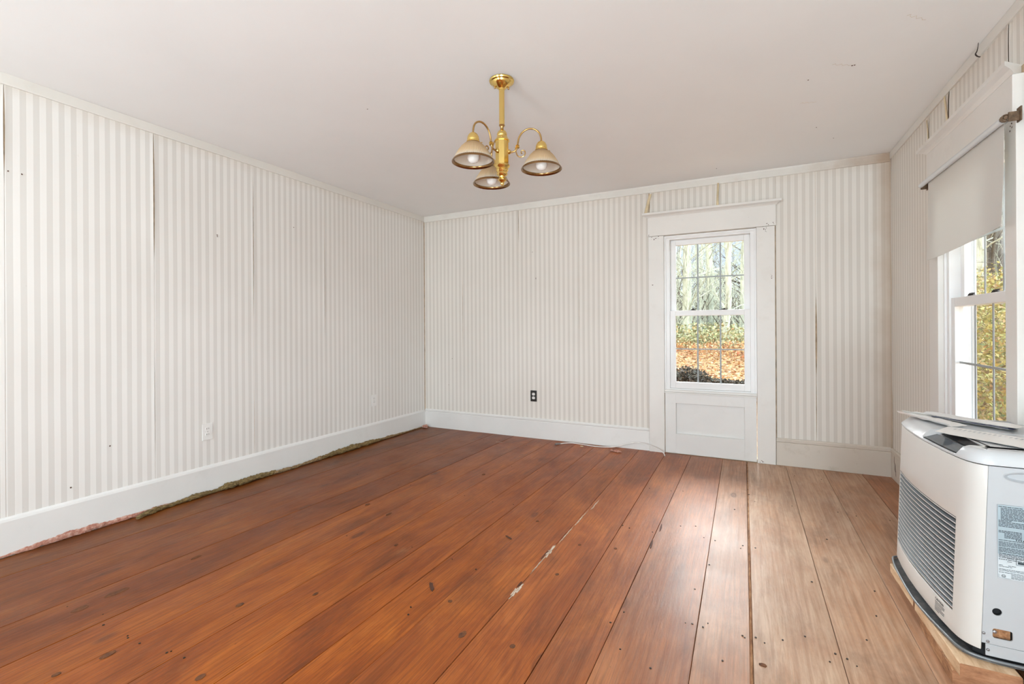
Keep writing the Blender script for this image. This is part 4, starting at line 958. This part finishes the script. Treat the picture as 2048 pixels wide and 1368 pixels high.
# drip tray with a rolled rim
tr = [(2.668, 0.70), (2.666, 0.63), (2.658, 0.603), (2.63, 0.590), (2.55, 0.580), (2.464, 0.576), (2.36, 0.573), (2.264, 0.5745), (2.158, 0.587), (2.068, 0.603), (2.017, 0.613), (1.993, 0.625), (1.978, 0.643), (1.970, 0.668), (1.965, 0.70), (1.964, 0.80), (1.964, 0.985)]
b = B(); k = len(tr)
b.add([(x, y, 0.0875) for y, x in tr]+[(0.985, 2.668, 0.0875)]+[(x, y, 0.0905) for y, x in tr]+[(0.985, 2.668, 0.0905)], [tuple(range(k+1)), tuple(range(k+1, 2*k+2))]+[(i, (i+1) % (k+1), k+1+(i+1) % (k+1), k+1+i) for i in range(k+1)])
tray = b.build('drip_tray', M['tray'], t, HO)
path = spl([(x, y, 0.0965) for y, x in tr], 4)
B().tube(path, 0.0045, 8).build('rim', M['louver'], tray, HO, smooth=True)

# ------------------------------------------------------------------ papers lying on the heater
def sheet(name, quad, z, mat, label, cat, amp=0.003, seed=0, layers=1, thick=0.0007, crease=0.0, group=None):
    O_ = (sum(q[0] for q in quad)/4, sum(q[1] for q in quad)/4, z); Q = [Vector((*q, 0)) for q in quad]
    root = None
    def fn(dz, s2, inset):
        def f(u, v):
            u_ = inset+u*(1-2*inset); v_ = inset+v*(1-2*inset)
            p = Q[0].lerp(Q[1], u_).lerp(Q[3].lerp(Q[2], u_), v_)
            w = amp*(mnoise.noise(Vector((p.x*14, p.y*9, s2)))+0.6*mnoise.noise(Vector((p.x*40, p.y*22, s2+3))))*(1+crease*abs(mnoise.noise(Vector((u*3, 0, s2)))))
            edge = 0.006*(max(0, 0.12-v)/0.12)*crease
            return (p.x, p.y, z+dz+w+amp*1.2+edge)
        return f
    if layers == 1:
        o = B().grid(fn(0, seed, 0), 26, 16).build(name, mat, None, O_, smooth=True, solid=thick); o.location = O_
        return tag(o, label, cat, group)
    r = thing(name, O_, label, cat, group)
    for L in range(layers):
        B().grid(fn(L*0.0017, seed+L*0.35, 0.012*((L*7) % 3)), 26, 16).build('sheet', mat if L % 2 == 0 else M['paper'], r, O_, smooth=True, solid=thick)
    return r
sheet('newspaper', [(0.628, 2.655), (0.875, 2.375), (0.940, 2.470), (0.690, 2.690)], 0.7450, M['paper2'], 'stack of crumpled newsprint pages lying along the back of the heater top', 'newspaper', 0.0035, 2, 4, crease=1.0)
sheet('envelope', [(0.606, 2.628), (0.700, 2.350), (0.770, 2.400), (0.662, 2.672)], 0.7500, M['paper'], 'crumpled white envelope poking past the far end of the heater top', 'envelope', 0.0030, 9, 1, crease=1.5)
sheet('folder', [(0.705, 2.560), (0.880, 2.350), (0.900, 2.380), (0.730, 2.590)], 0.7555, M['blue'], 'thin navy folder between the crumpled papers on the heater', 'folder', 0.0015, 4)
sheet('letter', [(0.690, 2.600), (0.890, 2.352), (0.945, 2.430), (0.720, 2.670)], 0.7575, M['paper'], 'uppermost pale letter sheet on the crumpled papers beside the window', 'paper', 0.0035, 6)
lt = sheet('flyer', [(0.628, 2.238), (0.800, 2.040), (0.905, 2.190), (0.705, 2.372)], 0.7475, M['paper'], 'flat printed white flyer lying over the heater controls in front of the crumpled papers', 'paper', 0.0018, 12)
b = B()
for r in range(2):
    for i in range(15):
        u = 0.06+0.055*i; y = 2.335-0.165*u-0.012*r; x = 0.700+0.19*u-0.008*r
        b.box(x, x+0.006, y-0.0018, y+0.0018, 0.7505, 0.7513)
b.build('print', M['grid'], lt, lt.location[:])

# ------------------------------------------------------------------ lumber under the heater
def plank(name, x0, x1, y0, y1, z0, z1, mats, label, skew=(0, 0), seed=0):
    O_ = ((x0+x1)/2, (y0+y1)/2, z0); b = B(); n = 16; rows = []
    for i in range(n+1):
        y = y0+(y1-y0)*i/n; sx = skew[0]+(skew[1]-skew[0])*i/n
        w = 0.0022*mnoise.noise(Vector((y*22, seed, 0))); w2 = 0.0015*mnoise.noise(Vector((y*31, seed, 5)))
        rows.append([(x0+sx+w, y, z0), (x0+sx+w2, y, z1-0.002), (x0+sx+0.003, y, z1), (x1+sx-0.003, y, z1), (x1+sx, y, z1-0.003), (x1+sx, y, z0)])
    vs = [p for r in rows for p in r]; b.add(vs, [(j*6+i, j*6+(i+1) % 6, (j+1)*6+(i+1) % 6, (j+1)*6+i) for j in range(n) for i in range(6)], 0)
    b.add(rows[0], [(0,1,2,3,4,5)], 1); b.add(rows[-1], [(5,4,3,2,1,0)], 1)
    o = b.build(name, mats, None, O_); o.location = O_; return tag(o, label, 'lumber')
plank('plank', 0.592, 0.735, 1.925, 2.300, 0.045, 0.0865, [M['lumber'], M['lumber_end']], 'pale sawn board directly under the near corner of the heater', (0.004, -0.010), 1)
plank('plank', 0.586, 0.700, 1.950, 2.270, 0.001, 0.0445, [M['lumber_old'], M['lumber_end']], 'rough brown board flat on the floor, lowest piece under the near end of the heater', (0.0, 0.004), 2)
plank('plank', 0.573, 0.700, 2.310, 2.600, 0.052, 0.0865, [M['lumber'], M['lumber_end']], 'pale board under the far end of the heater, upper of two', (0.006, 0.0), 3)
plank('plank', 0.606, 0.700, 2.330, 2.660, 0.001, 0.0515, [M['lumber_old'], M['lumber_end']], 'reddish-brown board on the floor under the far end of the heater', (0.004, 0.0), 4)
plank('plank', 0.890, 0.975, 1.99, 2.62, 0.001, 0.0865, [M['lumber_old'], M['lumber_end']], 'brown board behind, carrying the back of the heater beside the wall', (0, 0), 5)

# ------------------------------------------------------------------ insulation stuffed along the left baseboard, debris, cable
def rope(name, ctrl, mats, label, cat, seed=0, lump=0.35, seg=9, group=None):
    """ctrl: (y, x offset from baseboard, half-width, half-height)"""
    b = B(); vs = []; P = []
    n = 16
    for i in range(len(ctrl)-1):
        for k in range(n):
            f = k/n; P.append([ctrl[i][j]+(ctrl[i+1][j]-ctrl[i][j])*f for j in range(4)])
    P.append(list(ctrl[-1])); x0 = XL+0.0165
    for i, (y, dx, w, h) in enumerate(P):
        for k in range(seg):
            a = 2*pi*k/seg; m_ = 1+lump*mnoise.noise(Vector((y*26, cos(a)*1.4+seed, sin(a)*1.4)))+0.45*mnoise.noise(Vector((y*90, cos(a)*3, sin(a)*3+seed)))+0.3*mnoise.noise(Vector((y*12, seed*2, 0)))
            h_ = h*1.25; vs.append((max(x0, x0+w+dx+w*m_*cos(a)), y, max(0.0012, h_+0.001+h_*m_*sin(a))))
    m = len(P); b.add(vs, [(i*seg+k, i*seg+(k+1) % seg, (i+1)*seg+(k+1) % seg, (i+1)*seg+k) for i in range(m-1) for k in range(seg)]+[tuple(range(seg-1, -1, -1)), tuple((m-1)*seg+k for k in range(seg))])
    O_ = (x0+ctrl[0][1], ctrl[0][0], 0); o = b.build(name, mats, None, O_, smooth=True); o.location = O_; return tag(o, label, cat, group)
rope('insulation_strip', [(0.90, 0, 0.004, 0.004), (1.02, 0, 0.006, 0.007), (1.12, 0, 0.008, 0.011), (1.22, 0, 0.008, 0.013), (1.30, 0, 0.009, 0.014), (1.38, 0, 0.006, 0.009), (1.46, 0, 0.007, 0.010), (1.55, 0, 0.006, 0.009), (1.66, 0, 0.006, 0.009), (1.80, 0, 0.004, 0.006)], M['pink'],
     'pink fibre insulation squeezed out below the near end of the left baseboard', 'insulation', 1, 0.5)
rope('insulation_strip', [(1.50, 0.050, 0.010, 0.007), (1.56, 0.030, 0.016, 0.011), (1.62, 0.014, 0.017, 0.014), (1.70, 0.012, 0.009, 0.008), (1.80, 0.006, 0.014, 0.012), (1.90, 0.002, 0.015, 0.013), (2.01, 0.0, 0.010, 0.008)], M['olive'],
     'yellow-olive twist of fibreglass with a frayed end, nearest the camera along the left baseboard', 'insulation', 2, 0.5)
rope('insulation_strip', [(1.99, 0.0, 0.006, 0.006), (2.03, 0.004, 0.012, 0.010), (2.06, 0.006, 0.020, 0.017), (2.18, 0.004, 0.022, 0.017), (2.32, 0.0, 0.020, 0.015), (2.46, 0.0, 0.016, 0.012)], M['olive'],
     'thick olive-brown roll of fibreglass in the middle of the left baseboard', 'insulation', 3, 0.45)
rope('insulation_strip', [(2.44, 0.010, 0.014, 0.010), (2.50, 0.018, 0.013, 0.010), (2.60, 0.020, 0.011, 0.008), (2.72, 0.012, 0.011, 0.008), (2.84, 0.012, 0.014, 0.010), (2.895, 0.010, 0.016, 0.015)], M['jute'],
     'pale brown flat strip of fibreglass with a turned-up end, along the left baseboard', 'insulation', 4, 0.4)
rope('insulation_strip', [(2.91, 0.0, 0.014, 0.010), (3.00, 0.0, 0.018, 0.014), (3.18, 0.0, 0.024, 0.018), (3.38, 0.0, 0.024, 0.017), (3.55, 0.0, 0.020, 0.014), (3.68, 0.0, 0.012, 0.008)], M['olive'],
     'dark olive roll of fibreglass toward the far part of the left baseboard', 'insulation', 5, 0.45)
rope('insulation_strip', [(3.69, 0.0, 0.009, 0.008), (3.80, 0.0, 0.012, 0.010), (3.95, 0.0, 0.009, 0.007), (4.10, 0.0, 0.008, 0.005), (4.34, 0.0, 0.006, 0.004)], M['jute'],
     'thin brown thread of fibreglass ending near the far left corner', 'insulation', 6, 0.5)
def tuft(name, x, y, rx, ry, rz, mat, label, cat, seed):
    bm = bmesh.new(); bmesh.ops.create_icosphere(bm, subdivisions=3, radius=1)
    for v in bm.verts:
        p = v.co.copy(); k = 1+0.55*mnoise.noise(p*2.3+Vector((seed, 0, 0)))+0.25*mnoise.noise(p*6+Vector((0, seed, 0)))
        v.co = Vector((p.x*rx*k, p.y*ry*k, max(0.0, p.z*rz*k+rz*0.7)))
    me = bpy.data.meshes.new(name); bm.to_mesh(me); bm.free(); me.materials.append(M[mat]); o = link(name, me); o.location = (x, y, 0.0025); return tag(o, label, cat)
tuft('insulation_tuft', -3.29, 4.345, 0.034, 0.026, 0.020, 'pink', 'pink wad of insulation in the far left corner of the floor', 'insulation', 1)
tuft('insulation_tuft', -1.050, 4.240, 0.034, 0.016, 0.011, 'pink', 'pink fluff of insulation on the floor by the back baseboard left of the window', 'insulation', 5)
tuft('insulation_tuft', -1.105, 4.255, 0.014, 0.011, 0.009, 'pink', 'tiny pink fluff beside the larger pink fluff by the back baseboard', 'insulation', 8)
tuft('paper_scrap', -1.401, 4.290, 0.016, 0.010, 0.004, 'curl', 'small cream scrap of paper on the floor by the back baseboard', 'scrap', 9)
b = B(); b.box(-2.235, -2.165, 4.10, 4.106, 0.003, 0.0045); o = b.build('wood_sliver', M['rawwood']); tag(o, 'pale wood sliver on the floor near the back baseboard', 'sliver')
o.rotation_euler.z = 0; 
cpts = spl([(-1.620, 4.285, 0.008), (-1.58, 4.335, 0.008), (-1.52, 4.372, 0.006), (-1.42, 4.360, 0.006), (-1.29, 4.345, 0.005), (-1.18, 4.365, 0.005), (-1.10, 4.385, 0.012), (-1.00, 4.388, 0.046), (-0.905, 4.386, 0.072), (-0.80, 4.384, 0.064), (-0.71, 4.365, 0.040), (-0.655, 4.330, 0.018), (-0.636, 4.285, 0.004)], 6)
t = thing('cable', (-1.62, 4.285, 0.0), 'white coaxial cable looping along the back baseboard with a metal connector at its left end', 'cable')
B().tube(cpts, 0.0042, 8).build('wire', M['cable'], t, (-1.62, 4.285, 0.0), smooth=True)
b = B(); b.tube([(-1.618, 4.287, 0.009), (-1.640, 4.262, 0.009)], [0.0065, 0.0065], 6); b.tube([(-1.640, 4.262, 0.009), (-1.655, 4.245, 0.009)], 0.0085, 6); b.tube([(-1.655, 4.245, 0.009), (-1.662, 4.236, 0.009)], 0.003, 6)
b.build('connector', M['screw'], t, (-1.62, 4.285, 0.0))

# ------------------------------------------------------------------ outdoors
def gz(x, y):
    d = max(0.0, y-5.0); s = min(1.0, d/14.0)
    z = -0.55+1.05*s*s*(3-2*s)+max(0, y-22)*0.035
    z += max(0, x-3)*0.03
    return z+0.10*mnoise.noise(Vector((x*0.35, y*0.35, 0)))
g = B(); NX, NY = 70, 70
g.grid(lambda u, v: ((lambda x, y: (x, y, gz(x, y)))(-26+60*u, YB+0.3+(85)*v**1.5)), NX, NY)
o = g.build('yard', M['ground'], smooth=True); struct(o)
g2 = B().box(-60, 60, -60, YB+0.28, -0.75, -0.6); struct(g2.build('yard_near', M['ground']))
def leaf_field(name, n, fn, size, mat, label, cat, seed, flatness=0.35):
    rn = random.Random(seed); b = B(); V_, F_ = [], []
    for i in range(n):
        x, y, z = fn(rn); s = size*rn.uniform(0.5, 1.4)*(1+0.03*y)
        a = Vector((rn.gauss(0, 1), rn.gauss(0, 1), rn.gauss(0, flatness))).normalized(); c = a.cross(Vector((rn.gauss(0, flatness), rn.gauss(0, flatness), 1)).normalized()).normalized()
        p = Vector((x, y, z)); k = len(V_)
        V_ += [p-a*s, p-c*s*0.6, p+a*s, p+c*s*0.6]; F_.append((k, k+1, k+2, k+3))
    b.v = [tuple(v) for v in V_]; b.f = F_; b.mi = [0]*len(F_); o = b.build(name, mat, recalc=False); o['kind'] = 'stuff'; return tag(o, label, cat)
def f_litter(rn):
    y = 6.5+26*rn.random()**1.5; x = rn.uniform(-0.22*y-1.5, 0.48*y+1); return x, y, gz(x, y)+rn.uniform(0.0, 0.06)
leaf_field('leaf_litter', 90000, f_litter, 0.027, M['litter'], 'carpet of tan and orange fallen leaves on the yard outside the back window', 'leaves', 3)
def clump(rn, cs, r, h):
    c = cs[rn.randrange(len(cs))]; a = rn.uniform(0, 2*pi); q = r*sqrt(rn.random()); x, y = c[0]+q*cos(a), c[1]+q*sin(a)
    return x, y, gz(x, y)+h*rn.random()*(1-0.5*(q/r)**2)
rr = random.Random(11)
cs = [(rr.uniform(-5, 3), rr.uniform(17, 23)) for _ in range(26)]
leaf_field('low_brush', 24000, lambda rn: clump(rn, cs, 1.3, 0.85), 0.032, M['shrub'], 'pale green low brush at the edge of the woods beyond the leaves', 'brush', 5, 1.0)
cs2 = [(rr.uniform(-5, 3), rr.uniform(14.5, 17)) for _ in range(20)]
leaf_field('red_brush', 14000, lambda rn: clump(rn, cs2, 1.2, 0.30), 0.03, M['litter'], 'rusty red low growth between the leaves and the green brush', 'brush', 6, 1.0)
cs3 = [(-1.75, 11.2, .40), (-1.45, 11.0, .42), (-1.15, 11.3, .36), (-0.95, 11.1, .30), (-0.7, 10.8, .20), (-0.4, 10.9, .16), (-0.1, 10.8, .16), (0.2, 10.9, .2)]  # low clusters, coloured dark to draw the house's shade across the view
leaf_field('shade_shrub', 4200, lambda rn: (lambda q: clump(rn, [q], 0.30, q[2]))(cs3[rn.randrange(8)]), 0.026, M['shade_leaf'], 'leafy shrub below the back window, its shade put into dark leaf colour', 'shrub', 7, 1.0)
cs4 = [(2.6+0.34*i*0.75+rr.uniform(-.4, .4), 7.2+i*0.8+rr.uniform(-.4, .4)) for i in range(9)]
leaf_field('leafy_hedge', 48000, lambda rn: clump(rn, cs4, 0.95, 2.3), 0.021, M['yellow'], 'yellow-green leafy bushes outside the right-hand window', 'bush', 8, 1.0)
def branch(b, p, d, L, r, depth, rn, seg):
    n = 4 if depth else 3; pts = [p.copy()]; q = p.copy(); dd = d.copy()
    for i in range(n):
        dd = (dd+Vector((rn.gauss(0, .14), rn.gauss(0, .14), rn.gauss(0.03, .08)))).normalized(); q = q+dd*L/n; pts.append(q.copy())
    rad = [r*(1-0.72*i/n) for i in range(n+1)]; b.tube(pts, rad, seg, cap=False)
    if depth > 0:
        for k in range(rn.choice((3, 4, 5)) if depth > 1 else 4):
            f = rn.uniform(0.25, 1.0); i = min(n-1, int(f*n)); s = pts[i].lerp(pts[i+1], f*n-i)
            nd = (dd+Vector((rn.gauss(0, .7), rn.gauss(0, .7), rn.gauss(.15, .45)))).normalized()
            branch(b, s, nd, L*rn.uniform(.4, .65), max(0.003, rad[i]*0.5), depth-1, rn, 3)
protos = []
for v in range(6):
    rn = random.Random(100+v); hgt = rn.uniform(8.5, 13); r = (0.10, 0.20, 0.13, 0.07, 0.16, 0.06)[v]
    tb = B(); pts = [Vector((0, 0, -0.3))]; leanv = rn.gauss(0, .03)
    for i in range(9): pts.append(pts[-1]+Vector((rn.gauss(leanv, .05), rn.gauss(0, .05), 1)).normalized()*hgt/9)
    tb.tube(pts, [r*(1.25 if i == 0 else 1)*(1-0.8*i/9) for i in range(10)], 9)
    bb = B()
    for k in range(38 if v in (1, 4) else 30):
        f = rn.uniform(0.10, 0.98); i = min(8, int(f*9)); s = pts[i].lerp(pts[i+1], f*9-i); a = rn.uniform(0, 2*pi)
        branch(bb, s, Vector((cos(a), sin(a), rn.uniform(0.1, 0.9))).normalized(), hgt*rn.uniform(.10, .24)*(1.15-f*0.6), r*0.17*(1.1-f), 2, rn, 4)
    protos.append((tb, bb))
def tree(v, x, y, rot, sc, label, mat='bark', group=None, cache={}):
    key = (v, mat)
    root = thing('tree', (x, y, gz(x, y)), label, 'tree', group); root.rotation_euler.z = rot; root.scale = (sc, sc, sc)
    if key not in cache:
        a = protos[v][0].build('trunk', M[mat], root, smooth=True); c = protos[v][1].build('branches', M[mat], root, recalc=False); c['kind'] = 'stuff'; cache[key] = (a.data, c.data)
    else:
        link('trunk', cache[key][0], root); link('branches', cache[key][1], root, kind='stuff')
    return root
front_trees = [(-2.15, 19.0, 1, 'thick pale-barked tree at the left of the back window view'), (-1.28, 20.5, 4, 'straight pale tree just left of the middle of the back window view'), (-0.62, 18.0, 2, 'pale tree seen behind the right column of back window panes'),
               (-0.10, 20.0, 0, 'slender pale tree at the right edge of the back window view'), (-1.75, 22.5, 3, 'thin bare tree between the two thick pale trunks')]
for i, (x, y, v, lab_) in enumerate(front_trees): tree(v, x, y, i*1.3, 1.0, lab_)
tree(1, 0.35, 23.0, 2.2, 1.0, 'dark-barked tree in the woods to the right of the back window view', 'bark_dk')
tree(4, -3.4, 24.0, 0.4, 1.0, 'dark-barked tree in the woods to the left of the back window view', 'bark_dk')
rn = random.Random(21)
for i in range(30):
    y = rn.uniform(24, 50); x = rn.uniform(-0.28*y-2, 0.12*y+2)
    pale = rn.random() < .75
    tree(rn.randrange(6), x, y, rn.uniform(0, 6.28), rn.uniform(.8, 1.2), ('bare pale-barked tree' if pale else 'bare dark-barked tree')+' deep in the leafless woods outside the back window', 'bark' if pale else 'bark_dk', ('pale' if pale else 'dark')+' bare trees deep in the woods')
tree(1, 5.05, 14.8, 0.3, 1.2, 'stout dark-barked tree outside the right-hand window', 'bark_dk')
tree(2, 4.62, 14.0, 1.3, 1.1, 'pale-barked tree outside the right-hand window')
for i in range(10):
    y = rn.uniform(17, 36); x = y*rn.uniform(.27, .46)
    pale = rn.random() < .6
    tree(rn.randrange(6), x, y, rn.uniform(0, 6.28), rn.uniform(.9, 1.3), ('pale' if pale else 'dark')+' bare tree in the woods far past the right-hand window', 'bark' if pale else 'bark_dk', ('pale' if pale else 'dark')+' bare trees past the right-hand window')
# tangled twigs filling the wood edge
rn = random.Random(31); b = B()
for i in range(2600):
    y = rn.uniform(19, 40); x = rn.uniform(-0.28*y-1, 0.10*y+1); p = Vector((x, y, gz(x, y))); d = Vector((rn.gauss(0, .35), rn.gauss(0, .2), 1)).normalized(); L = rn.uniform(1.0, 4.2)
    m_ = p+d*L*0.5+Vector((rn.gauss(0, .12), 0, 0)); b.tube([p, m_, p+d*L+Vector((rn.gauss(0, .3), 0, 0))], [0.022, 0.015, 0.006], 3, cap=False)
b.mi = [1 if (i//12) % 3 == 0 else 0 for i in range(len(b.f))]
o = b.build('twig_thicket', [M['bark'], M['bark_dk']], recalc=False); o['kind'] = 'stuff'; tag(o, 'tangle of thin leafless saplings and twigs between the tree trunks', 'thicket')
